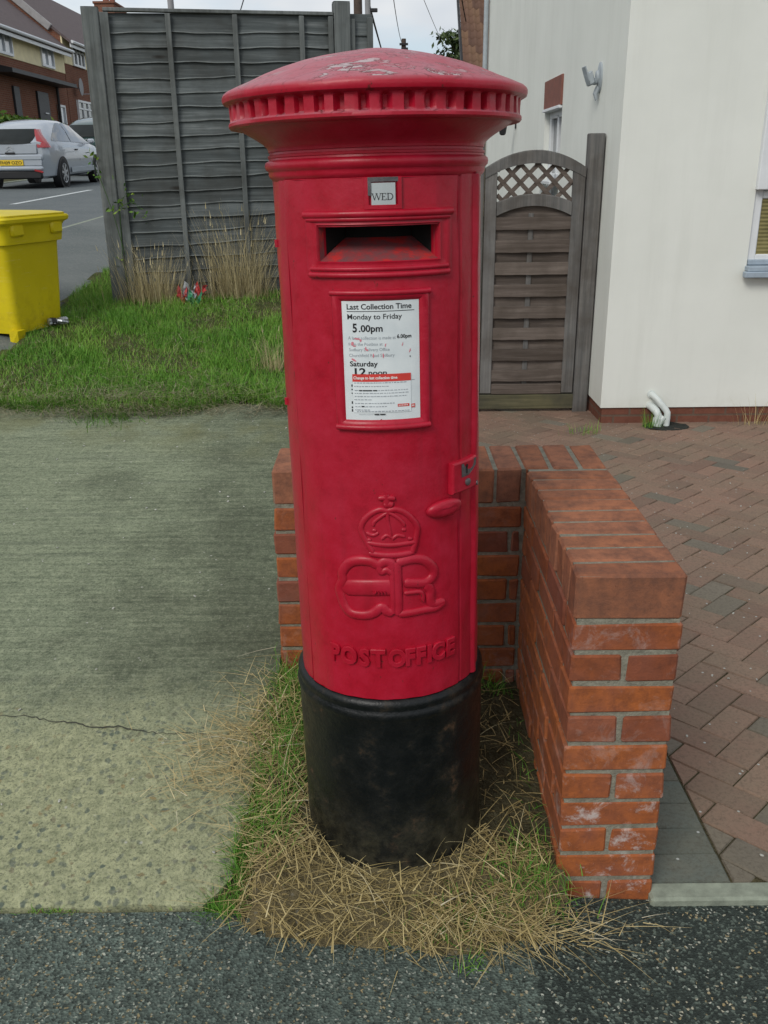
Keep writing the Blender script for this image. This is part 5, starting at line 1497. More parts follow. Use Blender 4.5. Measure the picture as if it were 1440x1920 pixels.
# ------------------------------------------------------------ cars
def make_car(name, loc, sc, paintm, label, plate=None):
    o = empty(name, loc); tag(o, label, 'car'); o.scale = (sc, sc, sc)
    o.rotation_euler = (math.atan(.0266), 0, R(-.5))
    # stations from the tail (y=0) to the nose; half-section points (x, z)
    def prof(y):
        roof = np.interp(y, [0, .10, .35, .8, 1.3, 1.9, 2.35, 2.75, 3.15, 3.7, 4.1, 4.27], [.98, 1.06, 1.26, 1.385, 1.445, 1.45, 1.39, 1.25, 1.02, .90, .76, .56])
        belt = np.interp(y, [0, .3, 1.0, 2.5, 3.1, 3.7, 4.27], [.97, .985, .965, .925, .915, .86, .54])
        wid = np.interp(y, [0, .12, .5, 1.0, 2.0, 3.2, 3.8, 4.1, 4.27], [.72, .80, .865, .885, .885, .88, .83, .70, .48])
        rw = np.interp(y, [0, .35, .8, 1.4, 2.2, 2.75, 3.1, 4.27], [.55, .53, .56, .585, .58, .60, .70, .40])
        return roof, belt, wid, rw
    ys = [0, .04, .12, .25, .4, .55, .7, .85, 1.0, 1.15, 1.35, 1.6, 1.9, 2.2, 2.45, 2.7, 2.95, 3.15, 3.4, 3.6, 3.8, 4.0, 4.15, 4.27]
    rings = []
    for y in ys:
        roof, belt, wid, rw = prof(y)
        belt = min(belt, roof - .01); rr_ = roof
        tuck = .0 if .15 < y < 4.0 else .05
        P = [(0, .22), (wid * .80, .21), (wid * .95 - tuck, .27), (wid * .985 - tuck, .45), (wid - .005, .62), (wid - .01, .78), (wid - .045, belt),
             (rw + (wid - .045 - rw) * .55, belt + (rr_ - belt) * .52), (rw + .015, belt + (rr_ - belt) * .88), (rw - .09, rr_ - .012), (rw * .5, rr_ + .012), (0, rr_ + .02)]
        rings.append(P)
    nP = len(rings[0])
    def ringpts(i): 
        P = rings[i]; L = [(-x, ys[i], z) for x, z in P[::-1]][:-1]
        return [(x, ys[i], z) for x, z in P] + [(-x, ys[i], z) for x, z in P[1:-1][::-1]]
    mb = MB(); mb.loft([ringpts(i) for i in range(len(ys))], True, True)
    body = mb.build('body', paintm, o, 32)
    # side glazing: one arc from the tail pillar to the screen, split by the door pillar
    def side(mb, y, v, off=.006, sgn=1):
        roof, belt, wid, rw = prof(y)
        a = Vector((wid - .045, y, belt)); b = Vector((rw + (wid - .045 - rw) * .55, y, belt + (roof - belt) * .52)); c = Vector((rw + .015, y, belt + (roof - belt) * .88))
        p = a + (b - a) * (v / .52) if v < .52 else b + (c - b) * ((v - .52) / .36)
        return (sgn * (p.x + off), p.y, p.z + off * .4)
    for sgn in (1, -1):
        for ya, yb in ((.46, 1.62), (1.68, 2.98)):
            mb = MB(); n = 14; pr = None
            for k in range(n + 1):
                y = ya + (yb - ya) * k / n
                top = .88 * min(1, max(0.05, ((y - .42) / .95))) ** .6 if y < 1.4 else .88
                if y > 2.35: top = .88 - .80 * ((y - 2.35) / .65) ** 2
                col = [mb.vert(side(mb, y, .05 + (max(top, .08) - .05) * q / 4, .008, sgn)) for q in range(5)]
                if pr:
                    for q in range(4): mb.face((pr[q], col[q], col[q + 1], pr[q + 1]) if sgn > 0 else (pr[q + 1], col[q + 1], col[q], pr[q]))
                pr = col
            mb.build('side_window', M_CARGLASS, o, 60)
    # tailgate window and windscreen
    def rear(x, z, off=.012): 
        y = np.interp(z, [.98, 1.06, 1.26, 1.385], [0, .10, .35, .8]) - off
        return (x, float(y), z + off * .6)
    mb = MB(); zs = [.955, 1.02, 1.08, 1.14, 1.20, 1.255]; pr = None
    for z in zs:
        w = .60 - (z - .955) * .30
        row = [mb.vert((x * w, float(np.interp(z, [.90, .98, 1.06, 1.26], [-.012, .01, .09, .33])) - .062 + .10 * abs(x) ** 3, z)) for x in np.linspace(-1, 1, 11)]
        if pr:
            for q in range(10): mb.face((pr[q], pr[q + 1], row[q + 1], row[q]))
        pr = row
    mb.build('rear_window', M_DARKGLASS, o, 60)
    mb = MB(); pr = None
    for y in (2.42, 2.6, 2.8, 3.0, 3.12):
        roof, belt, wid, rw = prof(y)
        row = [mb.vert((x * (rw - .06), y, roof + .034 - .02 * abs(x) ** 2)) for x in np.linspace(-1, 1, 9)]
        if pr:
            for q in range(8): mb.face((pr[q], row[q], row[q + 1], pr[q + 1]))
        pr = row
    mb.build('windscreen', M_CARGLASS, o, 60)
    # tailgate panel with handle and double chevron, creases, bumper
    mb = MB()
    mb.box((0, -.018, .84), (1.20, .03, .21), .012); tg = mb.build('tailgate', paintm, o, 40)
    mb = MB(); mb.box((0, -.045, .755), (.22, .03, .035), .006); mb.build('boot_handle', M_BLACKPL, tg)
    mb = MB()
    for dz in (0, -.055):
        for sx in (1, -1): mb.box((sx * .042, -.038, .872 + dz), (.095, .012, .020), .002, rot=(0, sx * R(32), 0))
    mb.build('emblem', M_ALLOY, tg)
    mb = MB(); mb.box((0, -.030, .66), (1.42, .06, .13), .03); mb.box((0, -.040, .435), (1.40, .10, .10), .035); mb.box((0, -.022, .56), (1.36, .04, .14), .01)
    mb.build('bumper', paintm, o, 40)
    mb = MB(); mb.box((0, .0, .30), (1.30, .12, .18), .03); mb.build('diffuser', M_BLACKPL, o, 40)
    for sx in (1, -1):
        mb = MB(); mb.box((sx * .60, -.072, .375), (.20, .03, .045), .01, rot=(0, sx * R(14), 0)); mb.build('reflector', M_TAIL, o)
        mb = MB(); pr = None
        for z, xi, xo, yy in ((1.245, .515, .560, .30), (1.13, .545, .640, .19), (1.02, .595, .735, .10), (.93, .605, .800, .05), (.865, .615, .835, .04)):
            c = [mb.vert((sx * xi, yy - .055, z)), mb.vert((sx * (xi + xo) / 2, yy - .045, z)), mb.vert((sx * (xo + .012), yy + .045, z)), mb.vert((sx * (xo + .012), yy + .20, z))]
            if pr:
                for q in range(3): mb.face((pr[q], pr[q + 1], c[q + 1], c[q]) if sx > 0 else (c[q], c[q + 1], pr[q + 1], pr[q]))
            pr = c
        mb.build('tail_lamp', M_TAIL, o, 60)
        mb = MB(); mb.box((sx * .955, 2.86, .985), (.16, .10, .11), .03); mb.box((sx * .90, 2.84, .94), (.08, .05, .03), .008); mb.build('mirror', paintm, o, 40)
        mb = MB(); mb.box((sx * .885, 1.86, .80), (.03, .16, .035), .01); mb.build('door_handle', M_BLACKPL, o)
        mb = MB()
        mb.box((sx * .884, 2.22, .36), (.022, 1.75, .12), .008); mb.build('sill_strip', M_GREYPL, o)
    for sx in (1, -1):
        for yw in (.82, 3.42):
            mb = MB()
            rings = [[(sx * x, yw + r_ * math.cos(2 * math.pi * k / 28), .31 + r_ * math.sin(2 * math.pi * k / 28)) for k in range(28)] for x, r_ in ((.70, .36), (.884, .36))]
            mb.loft(rings, True, True); mb.build('wheel_arch', M_BLACKPL, o, 40)
            mb = MB()
            mb.loft([[(sx * x, yw + r_ * math.cos(2 * math.pi * k / 28), .31 + r_ * math.sin(2 * math.pi * k / 28)) for k in range(28)] for x, r_ in ((.70, .29), (.715, .315), (.87, .315), (.892, .29), (.895, .215), (.872, .205))], True, False)
            wh = mb.build('wheel', M_TYRE, o, 40)
            mb = MB()
            c0 = Vector((sx * .889, yw, .31))
            for k in range(7):
                a = 2 * math.pi * k / 7 + .3
                p = [(.04, -.030), (.205, -.026), (.205, .026), (.04, .030)]
                mb.face([mb.vert((c0.x + sx * .004 * (1 - r_ / .2), c0.y + r_ * math.cos(a) - t * math.sin(a), c0.z + r_ * math.sin(a) + t * math.cos(a))) for r_, t in p])
            mb.face([mb.vert((c0.x + sx * .006, c0.y + .055 * math.cos(k * math.pi / 8), c0.z + .055 * math.sin(k * math.pi / 8))) for k in range(16)])
            mb.loft([[(sx * (.889 + d), yw + r_ * math.cos(2 * math.pi * k / 28), .31 + r_ * math.sin(2 * math.pi * k / 28)) for k in range(28)] for d, r_ in ((.0, .222), (.006, .212), (.0, .196))])
            mb.build('rim', M_ALLOY, wh)
    if plate:
        mb = MB(); mb.box((0, -.056, .555), (.54, .016, .115), .004); pl = mb.build('number_plate', M_PLATE, o)
        v, f = text_geo(plate, .02); x0, x1 = v[:, 0].min(), v[:, 0].max()
        mb = MB()
        for p in v: mb.vert(((p[0] - (x0 + x1) / 2) * .48 / (x1 - x0), -.0655, .522 + p[1] * .095))
        for q in f: mb.face(q)
        mb.build('registration', M_INK, pl)
    return o
make_car('parked_car', (-7.40, 19.80, 1.215 - .03), .90, M_SILVER, 'silver three door hatchback parked facing away across the road', 'FH09 OZO')
make_car('parked_car', (-7.85, 26.6, float(z_road(28)) - .03), 1.0, M_CARGREEN, 'dark green car parked ahead of the silver hatchback, half hidden by the fence post', None)

# ------------------------------------------------------------ yellow grit bin
gb = empty('grit_bin', (-2.262, 5.735, .548)); gb.rotation_euler = (0, 0, R(-18.9))
tag(gb, 'yellow plastic grit bin with a flared rim standing on the verge', 'grit bin')
LX, LY = .92, .50           # runs to local -x and +y from the near corner
def binring(z, g, ins=0.0, n=5):
    x0, x1, y0, y1 = -LX - g + ins, g - ins, -g + ins, LY + g - ins; r_ = .045
    out = []
    for cx, cy_, a0 in ((x1 - r_, y0 + r_, -90), (x1 - r_, y1 - r_, 0), (x0 + r_, y1 - r_, 90), (x0 + r_, y0 + r_, 180)):
        for k in range(n):
            a = R(a0 + 90 * k / (n - 1)); out.append((cx + r_ * math.cos(a), cy_ + r_ * math.sin(a), z))
    return out
mb = MB()
mb.loft([binring(z, g) for z, g in ((.055, -.035), (.06, -.02), (.30, -.005), (.585, .010), (.592, .012), (.596, .032), (.62, .036), (.690, .043), (.708, .052), (.722, .072), (.742, .076), (.754, .068), (.756, .03))], True, True)
mb.build('tub', M_YELLOW, gb, 35)
for cx, cy_ in ((-.02, .02), (-.02, LY - .03), (-LX + .03, .02), (-LX + .03, LY - .03)):
    mb = MB(); mb.loft([[(cx - .035, cy_ - .03, z), (cx + .03 + g, cy_ - .03 - g, z), (cx + .03 + g, cy_ + .04, z), (cx - .035, cy_ + .04, z)] for z, g in ((-.02, -.015), (.085, .004))], True, True); mb.build('foot', M_YELLOW, gb)
mb = MB()
mb.loft([binring(z, g) for z, g in ((.753, .052), (.757, .058), (.764, .057), (.768, .045), (.776, .0), (.780, -.15))], True, True)
lid = mb.build('lid', M_YELLOW, gb, 35)
mb = MB()
for c_, s_ in (((.046, .07, .678), (.030, .11, .075)), ((.046, LY - .06, .678), (.030, .11, .075)), ((-.07, -.046, .678), (.12, .030, .075)), ((-LX + .12, -.046, .678), (.12, .030, .075))):
    mb = MB(); mb.box(c_, s_, .012); mb.build('rim_bracket', M_YELLOW, gb, 40)
mb = MB(); mb.tube([(.010, -.072, .728), (.011, -.086, .728)], .011, 10); mb.build('bolt', M_DARK, gb)

# ------------------------------------------------------------ poles and cables
o = empty('lamp_column', (-3.0, 15.0, float(G(-3.0, 15)))); tag(o, 'slim grey lamp column rising behind the top of the panel fence', 'lamp post')
mb = MB(); mb.tube([(0, 0, 0), (0, 0, 1.2)], .07, 12); mb.tube([(0, 0, 1.2), (0, 0, 6.0)], [.05, .036], 12); mb.build('column', M_POLEGREY, o, 40)
mb = MB(); mb.tube([(0, 0, 5.95), (-.25, 0, 6.05), (-.55, 0, 6.05)], [.03, .06, .04], 10); mb.build('lantern', M_POLEGREY, o, 40)
o = empty('telegraph_pole', (-.70, 35.0, float(G(-.70, 35)))); tag(o, 'brown wooden telegraph pole behind the fence with cables', 'pole')
mb = MB(); mb.tube([(0, 0, -.1), (0, 0, 10.2)], [.17, .12], 12); mb.build('shaft', M_POLEWOOD, o, 40)
mb = MB(); mb.box((0, 0, 9.6), (.9, .1, .1), .01); mb.build('cross_arm', M_POLEWOOD, o)
o = empty('steel_post', (-.095, 9.0, float(G(-.095, 9)))); tag(o, 'grey steel post with a small bracket, right of the telegraph pole', 'pole')
mb = MB(); mb.tube([(0, 0, -.1), (0, 0, 3.3)], .026, 10); mb.build('shaft', M_POLEGREY, o, 40)
mb = MB(); mb.box((.05, 0, 2.83 - float(G(-.095, 9))), (.07, .03, .03), .004); mb.build('bracket', M_BLACKPL, o)
o = empty('telegraph_pole', (1.44, 60.0, float(G(1.44, 60)))); tag(o, 'distant telegraph pole just showing above the top of the post box', 'pole')
mb = MB(); mb.tube([(0, 0, -.1), (0, 0, 8.45 - float(G(1.44, 60)))], [.20, .14], 10); mb.build('shaft', M_POLEWOOD, o, 40)
mb = MB(); mb.box((0, -.16, 8.15 - float(G(1.44, 60))), (.5, .12, .12), .01); mb.box((0.05, -.14, 7.8 - float(G(1.44, 60))), (.4, .12, .35), .02); mb.build('cross_arm', M_BLACKPL, o)
def cable(a, b, sag, rad, label):
    a, b = Vector(a), Vector(b); P = []
    for k in range(25):
        t = k / 24; p = a + (b - a) * t; P.append(p - Vector((0, 0, 4 * sag * t * (1 - t))))
    mb = MB(); mb.tube(P, rad, 5); o = mb.build('overhead_cable', M_WIRE)
    tag(o, label, 'cable', 'overhead cables in the sky')
cable((.02, 18, 6.0), (1.38, 59.8, 8.15), .55, .013, 'overhead cable curving down to the distant telegraph pole')
cable((-.12, 9.0, 3.0), (.34, 34, 4.4), .05, .012, 'thin cable dropping past the end of the second fence panel')
cable((1.6, 24, 7.2), (2.86, 33.9, 5.95), .25, .018, 'overhead cable running down to the tiled roof on the right')
cable((.4, 20, 5.6), (4.6, 60, 6.9), .3, .008, 'faint overhead cable crossing the white clouds toward the tree')
cable((-3.1, 22, 4.35), (-1.9, 16, 4.5), .10, .010, 'short black cable rising out of view above the panel fence')

# ------------------------------------------------------------ tiled house behind
nb = empty('tiled_house', (6.0, 36, -.2)); tag(nb, 'house with a brown pantile roof seen between the sky and the white house', 'house')
mb = MB(); mb.box((6.9, 38.5, 2.0), (7.9, 8.0, 4.4), 0); w2(mb, 'wall', brickwall_mat('yellow_brick', (0.30, 0.22, 0.10, 1), (0.36, 0.27, 0.13, 1), (0.2, 0.17, 0.12, 1)), nb)
tiles_v, tiles_f, tiles_r = [], [], []
rows_, cols_ = 15, 34
y0, z0 = 33.8, 4.05; dy, dz = .262, .262
per = 6
for r_ in range(rows_):
    base = len(tiles_v); nxp = cols_ * per + 1
    for e in range(3):
        for k in range(nxp):
            x = 2.84 + k * (.225 / per)
            wv = .05 * math.sin(2 * math.pi * k / per + .8)
            lift = (.035 if e < 2 else .0)
            if e == 0: tiles_v.append((x, y0 + r_ * dy - .01, z0 + r_ * dz - .012 + wv * .7))
            elif e == 1: tiles_v.append((x, y0 + r_ * dy - .018, z0 + r_ * dz + .030 + wv * .7))
            else: tiles_v.append((x, y0 + (r_ + 1.04) * dy - .01, z0 + (r_ + 1.04) * dz - .005 + wv * .7))
    for k in range(nxp - 1):
        tr = ((r_ * 37 + (k // per) * 91) * 2654435761 % 1000) / 1000
        for e in range(2):
            a = base + e * nxp + k; tiles_f.append((a, a + 1, a + 1 + nxp, a + nxp)); tiles_r.append(max(.02, tr))
ro = np_mesh('roof', np.array(tiles_v) - np.array([6.0, 36, -.2]), tiles_f, M_PANTILE, nb, tiles_r)
mb = MB(); mb.box((2.80, 33.8 + 2.0, 4.02 + 1.97), (.07, 5.6, .20), 0, rot=(R(45), 0, 0)); w2(mb, 'verge_board', M_BLACKPL, nb)

# ------------------------------------------------------------ tree behind
def leaf_cards(n, cfun, size, nrm=None, seed=3):
    g = np.random.default_rng(seed)
    P = cfun(g, n); s = size * g.uniform(.6, 1.4, n)[:, None]
    a = g.normal(size=(n, 3)); a /= np.linalg.norm(a, axis=1, keepdims=True)
    b = np.cross(a, g.normal(size=(n, 3))); b /= np.linalg.norm(b, axis=1, keepdims=True)
    V = np.stack([P - a * s, P + b * s * .45, P + a * s, P - b * s * .45], 1).reshape(-1, 3)
    F = np.arange(4 * n).reshape(n, 4)
    return V, F, g.uniform(.02, 1, n)
tr = empty('tree', (3.6, 45.0, float(G(3.6, 45)))); tag(tr, 'feathery leafy tree top above the right side of the post box cap', 'tree')
mb = MB()
mb.tube([(0, 0, 0), (.05, .1, 2.2), (-.1, 0, 4.0), (-.05, .1, 6.2)], [.16, .12, .08, .03], 8)
tips = []; trg = random.Random(5); tr.scale = (1.1, 1.1, 1.1)
for k in range(26):
    z = 2.6 + 3.4 * trg.random(); a = trg.uniform(0, 6.28); L = (.6 + 1.3 * trg.random()) * (1 - (z - 2.6) / 6)
    p1 = (math.cos(a) * L, math.sin(a) * L, z + .35 * L + .25)
    mb.tube([(0, 0, z - .2), (math.cos(a) * L * .5, math.sin(a) * L * .5, z + .1), p1], [.04, .025, .012], 5); tips.append(p1)
mb.build('trunk', M_BARK, tr)
def crown(g, n):
    T_ = np.array(tips); i = g.integers(0, len(T_), n)
    t = g.uniform(.35, 1.15, n)[:, None]
    base = np.stack([np.zeros(n), np.zeros(n), T_[i, 2] - .5], 1)
    return base + (T_[i] - base) * t + g.normal(size=(n, 3)) * np.array([.20, .20, .13])
V, F, rr_ = leaf_cards(4200, crown, .11)
np_mesh('crown', V, F, M_TREE, tr, rr_)

# hedge in front of the far house
hg = tag(empty('hedge', (-12.3, 31.5, float(G(-12.3, 33)))), 'clipped green hedge in front of the far brick house', 'hedge')
def hedgef(g, n): return np.stack([g.uniform(-.45, .45, n), g.uniform(-8.5, 6.3, n), 1.15 * g.uniform(.1, 1, n) ** .5], 1) + g.normal(size=(n, 3)) * .05
V, F, rr_ = leaf_cards(9000, hedgef, .10, None, 8)
np_mesh('foliage', V, F, M_WEED, hg, rr_)
mb = MB()
for k in range(14): mb.tube([(0, -8 + k * 1.05, -.2), (rng.uniform(-.2, .2), -8 + k * 1.05, .6)], .03, 5)
mb.build('stem', M_BARK, hg)

# ------------------------------------------------------------ grass, straw and weeds
def blades(P, h, w, lean, az, seg=3, curl=.6, seed=1, rnd=None, vert=True):
    """P (n,3) roots; bent tapering blades"""
    n = len(P); g = np.random.default_rng(seed)
    d = np.stack([np.cos(az), np.sin(az), np.zeros(n)], 1)
    sd = np.stack([-np.sin(az), np.cos(az), np.zeros(n)], 1)
    rot = g.uniform(-.9, .9, n)[:, None]
    sd = sd * np.cos(rot) + d * np.sin(rot)
    V = np.zeros((n, seg + 1, 2, 3))
    pos = P.copy(); ang = lean.copy()
    for k in range(seg + 1):
        t = k / seg
        ww = (w * (1 - t * .85))[:, None] / 2
        V[:, k, 0] = pos - sd * ww; V[:, k, 1] = pos + sd * ww
        pos = pos + (d * np.sin(ang)[:, None] + np.array([0, 0, 1.0]) * np.cos(ang)[:, None]) * (h / seg)[:, None]
        ang = ang + curl * g.uniform(.3, 1.2, n) / seg
    F = []
    for k in range(seg):
        b = np.arange(n) * (seg + 1) * 2 + k * 2
        F.append(np.stack([b, b + 1, b + 3, b + 2], 1))
    F = np.concatenate(F)
    r_ = g.uniform(.02, 1, n) if rnd is None else rnd
    return V.reshape(-1, 3), F, np.tile(r_, seg)
class BL:
    def __init__(s): s.V, s.F, s.R, s.k = [], [], [], 0
    def add(s, t):
        V, F, r_ = t; s.V.append(V); s.F.append(F + s.k); s.R.append(r_); s.k += len(V)
    def build(s, name, mat, parent=None): return np_mesh(name, np.concatenate(s.V), np.concatenate(s.F), mat, parent, np.concatenate(s.R))
# lawn
g = np.random.default_rng(5)
n = 60000
x = g.uniform(-2.28, -.22, n); y = 4.50 + 2.55 * g.uniform(0, 1, n) ** 1.25
y[-5000:] = g.uniform(6.5, 7.75, 5000); x[-5000:] = g.uniform(-2.26, -1.94, 5000)
patch = .5 + .5 * np.sin(x * 3.1 + 1.3 * np.sin(y * 2.3)) * np.sin(y * 3.7 + 1.1 * np.sin(x * 4))
dead = np.clip((patch - .55) * 2.2, 0, 1) * .7 + np.clip((y - 6.1) * 1.0, 0, .35) + .35 * np.clip((4.85 - y) * 3, 0, 1) + .35 * np.clip((x + 1.0), 0, 1)
keep = (g.random(n) > dead * .75) & (y > 4.52 + .05 * np.sin(x * 6.3) + .03 * np.sin(x * 15)) & ((y < 6.74 + .2 * (x + 1.9)) | (x < -1.95)) & (x > -2.25 + .05 * np.sin(y * 7))
x, y, dead, patch = x[keep], y[keep], dead[keep], patch[keep]
n = len(x)
P = np.stack([x, y, lawn_z(x, y) - .004], 1)
hh_ = g.uniform(.025, .060, n) * (1.0 + .6 * (1 - patch)) * (1 - .3 * dead)
rv = np.clip(g.normal(.42, .17, n) + .32 * dead, .02, 1)
bl = BL(); bl.add(blades(P, hh_, g.uniform(.0025, .0045, n), g.uniform(0, .8, n), g.uniform(0, 6.28, n), 2, 1.0, 2, rv))
# untrimmed fringe and seedling clumps straggling over the slab
k = 2600; xf = g.uniform(-2.2, -.25, k); yf_ = 4.56 + .05 * np.sin(xf * 6.3) + .03 * np.sin(xf * 15) - np.abs(g.normal(0, .05, k)) * (1 + np.sin(xf * 4.1 + 1))
Pf = np.stack([xf, yf_, G(np.minimum(xf, -.31), yf_) + .012], 1)
bl.add(blades(Pf, g.uniform(.04, .10, k), g.uniform(.0025, .004, k), g.uniform(.2, 1.2, k), g.normal(-1.57, .9, k), 3, 1.0, 3, np.clip(g.normal(.42, .22, k), .02, 1)))
for cx_ in range(26):
    k = int(g.uniform(60, 200)); a_, b_ = g.uniform(-2.15, -.35), g.uniform(4.65, 6.6); xf = a_ + g.normal(0, .06, k); yf_ = b_ + g.normal(0, .06, k)
    yf_ = np.minimum(yf_, 6.68 + .2 * (xf + 1.9))
    bl.add(blades(np.stack([xf, yf_, lawn_z(xf, yf_)], 1), g.uniform(.05, .12, k), g.uniform(.003, .0045, k), g.uniform(.1, .9, k), g.uniform(0, 6.28, k), 3, 1.0, 100 + cx_, np.clip(g.normal(g.uniform(.3, .7), .1, k), .02, 1)))
tag(bl.build('grass', M_GRASS), kind='stuff')
# mown-off clippings along the front edge of the lawn
n = 8000
x = g.uniform(-2.2, -.3, n); y = 4.40 + np.abs(g.normal(0, .20, n)); m = g.random(n) < .35
y = np.where(m, g.uniform(4.5, 6.6, n), y)
clump = np.sin(x * 5.3 + 2) * .5 + .5
k = g.random(n) < (.35 + .65 * clump); x, y = x[k], y[k]; n = len(x)
P = np.stack([x, y, np.where(y > 4.56, lawn_z(x, y) + .025, G(np.minimum(x, -.31), y) + .016) + g.uniform(0, .03, n)], 1)
bl = BL(); bl.add(blades(P, g.uniform(.04, .13, n), g.uniform(.002, .0035, n), g.uniform(1.25, 1.65, n), g.uniform(0, 6.28, n), 3, .25, 4))
tag(bl.build('hay_clippings', M_HAY), kind='stuff')

# straw in the bed
def bed_pts(n, seed, dens):
    g = np.random.default_rng(seed); out = []
    while len(out) < n:
        x, y = g.uniform(-.46, .62), g.uniform(1.49, 2.40)
        if math.hypot(x - .02, y - 1.862) < .21: continue
        if x > .385 and y > 1.69: continue
        if x < -.36 - .05 * (y < 1.68) and y > 1.64: continue
        if y < 1.70 and x > .33 + .40 * (y - 1.52): continue
        if y < float(np.interp(x, [-.46, -.36, -.25, 0, .2, .3, .42, .6], [1.66, 1.60, 1.555, 1.525, 1.52, 1.53, 1.60, 1.68])): continue
        if g.random() < dens(x, y): out.append((x, y))
    return np.array(out)
def straw_d(x, y):
    a = 1.0 if y < 1.72 else (.75 if x < -.1 else .12)
    if x < -.18: a = max(a, .42)
    if x > .30: a = min(a, .30)
    if x > .18 and y > 1.78: a = .10
    if x > .18 and y <= 1.78: a = .8
    if -.42 < x < -.33 and y < 1.72: a = .45
    return a
Q = bed_pts(1900, 9, straw_d); n = len(Q); g = np.random.default_rng(10)
lay_ = g.uniform(0, 1, n)
P = np.stack([Q[:, 0], Q[:, 1], np.maximum(z_bed(Q[:, 0], Q[:, 1]) , -.01) + .004 + .032 * lay_ ** 1.5], 1)
L_ = g.uniform(.03, .125, n) * np.where(g.random(n) < .12, 1.5, 1.0)
rv = np.clip(g.normal(.45, .2, n) - .25 * (1 - lay_) * .6, .02, 1)
bl = BL()
az = g.uniform(0, 6.28, n)
P[:, 0] -= np.cos(az) * L_ * .5; P[:, 1] -= np.sin(az) * L_ * .5
near = np.hypot(P[:, 0] - .02, P[:, 1] - 1.862) < .21
P, L_, az, rv = P[~near], L_[~near], az[~near], rv[~near]; n = len(P)
bl.add(blades(P, L_, g.uniform(.0017, .0037, n), g.uniform(1.18, 1.60, n), az, 5, .38, 12, rv))
# broken, matted pieces underneath
Q2 = bed_pts(3200, 29, straw_d); k2 = len(Q2); g2 = np.random.default_rng(28)
P2 = np.stack([Q2[:, 0], Q2[:, 1], z_bed(Q2[:, 0], Q2[:, 1]) + .003 + .008 * g2.random(k2)], 1)
bl.add(blades(P2, g2.uniform(.012, .045, k2), g2.uniform(.0018, .0042, k2), g2.uniform(1.25, 1.7, k2), g2.uniform(0, 6.28, k2), 3, .5, 27, np.clip(g2.normal(.22, .16, k2), .02, .7)))
# a few strands stand up and kink
Q = bed_pts(150, 19, straw_d); n = len(Q)
P = np.stack([Q[:, 0], Q[:, 1], z_bed(Q[:, 0], Q[:, 1])], 1)
bl.add(blades(P, g.uniform(.06, .16, n), g.uniform(.0015, .0024, n), g.uniform(.3, 1.2, n), g.uniform(0, 6.28, n), 5, 1.6, 14, g.uniform(.5, .95, n)))
# spilt on to the concrete and on to the pavement
def spill(cx, cy_, sx, sy, n, zf, a0, da, seed):
    g = np.random.default_rng(seed)
    x = g.normal(cx, sx, n); y = g.normal(cy_, sy, n); az = g.normal(a0, da, n); L = g.uniform(.05, .15, n)
    z = np.array([zf(a, b) for a, b in zip(x, y)]) + .006 + g.uniform(0, .03, n)
    P = np.stack([x, y, z], 1)
    return blades(P, L, g.uniform(.0016, .0032, n), g.uniform(1.35, 1.60, n), az, 4, .2, seed + 1, np.clip(g.normal(.55, .2, n), .02, 1))
bl.add(spill(-.40, 2.03, .085, .09, 330, lambda a, b: zdrive(min(a, -.34), b), 2.9, .9, 30))
bl.add(spill(-.33, 2.12, .05, .13, 240, lambda a, b: zdrive(min(a, -.34), b), 2.2, 1.2, 31))
bl.add(spill(.37, 1.575, .08, .028, 75, lambda a, b: -.035, -.1, .9, 32))
bl.add(spill(.20, 1.56, .12, .03, 200, lambda a, b: float(z_bed(a, max(b, 1.5))) + .01, .2, 1.6, 33))
tag(bl.build('straw', M_STRAW), kind='stuff')
# green grass along the slab edge and in the straw
bl = BL(); g = np.random.default_rng(41)
def tuft(cx, cy_, sx, sy, n, h0, h1, zf, seed):
    g = np.random.default_rng(seed)
    x = g.normal(cx, sx, n); y = g.normal(cy_, sy, n)
    k = (np.hypot(x - .02, y - 1.862) > .212) & ~((x > .388) & (y > 1.70)); x, y = x[k], y[k]; n = len(x)
    P = np.stack([x, y, np.array([zf(a, b) for a, b in zip(x, y)])], 1)
    return blades(P, g.uniform(h0, h1, n), g.uniform(.0016, .0032, n), g.uniform(.1, 1.1, n), g.uniform(0, 6.28, n), 4, 1.1, seed + 7, np.clip(g.normal(.34, .16, n), .02, .85))
zb = lambda a, b: float(z_bed(a, b))
for cx, cy_, sx, sy, n, h0, h1 in ((-.385, 1.625, .022, .018, 330, .02, .06), (-.350, 1.72, .014, .05, 300, .03, .075), (-.33, 1.86, .013, .06, 330, .03, .08), (-.315, 2.0, .018, .05, 200, .03, .09), (-.275, 2.16, .035, .07, 420, .04, .11), (-.26, 2.32, .035, .05, 380, .04, .12), (-.27, 1.80, .03, .06, 260, .03, .08), (-.22, 2.08, .02, .08, 200, .03, .09), (-.25, 1.98, .02, .06, 130, .03, .09), (.17, 1.575, .07, .03, 240, .02, .055), (.33, 1.655, .05, .03, 220, .03, .08), (.34, 1.76, .03, .03, 60, .03, .07), (.36, 2.05, .02, .12, 40, .02, .06), (.30, 2.36, .06, .02, 90, .03, .09), (-.12, 2.36, .08, .02, 120, .04, .1), (.19, 1.50, .035, .014, 60, .02, .04)):
    bl.add(tuft(cx, cy_, sx, sy, n, h0, h1, zb, int(1000 + cx * 97 + cy_ * 131 + n)))
k = 5200; xb_ = g.uniform(-.31, .10, k); yb_ = g.uniform(2.68, 6.9, k)
bl.add(blades(np.stack([xb_, yb_, G(xb_, yb_) - .012], 1), g.uniform(.03, .09, k), g.uniform(.002, .004, k), g.uniform(.1, 1.1, k), g.normal(0, 1.2, k), 3, 1.0, 401, np.clip(g.normal(.55, .25, k), .02, 1)))
tag(bl.build('verge_grass', M_GRASS), kind='stuff')
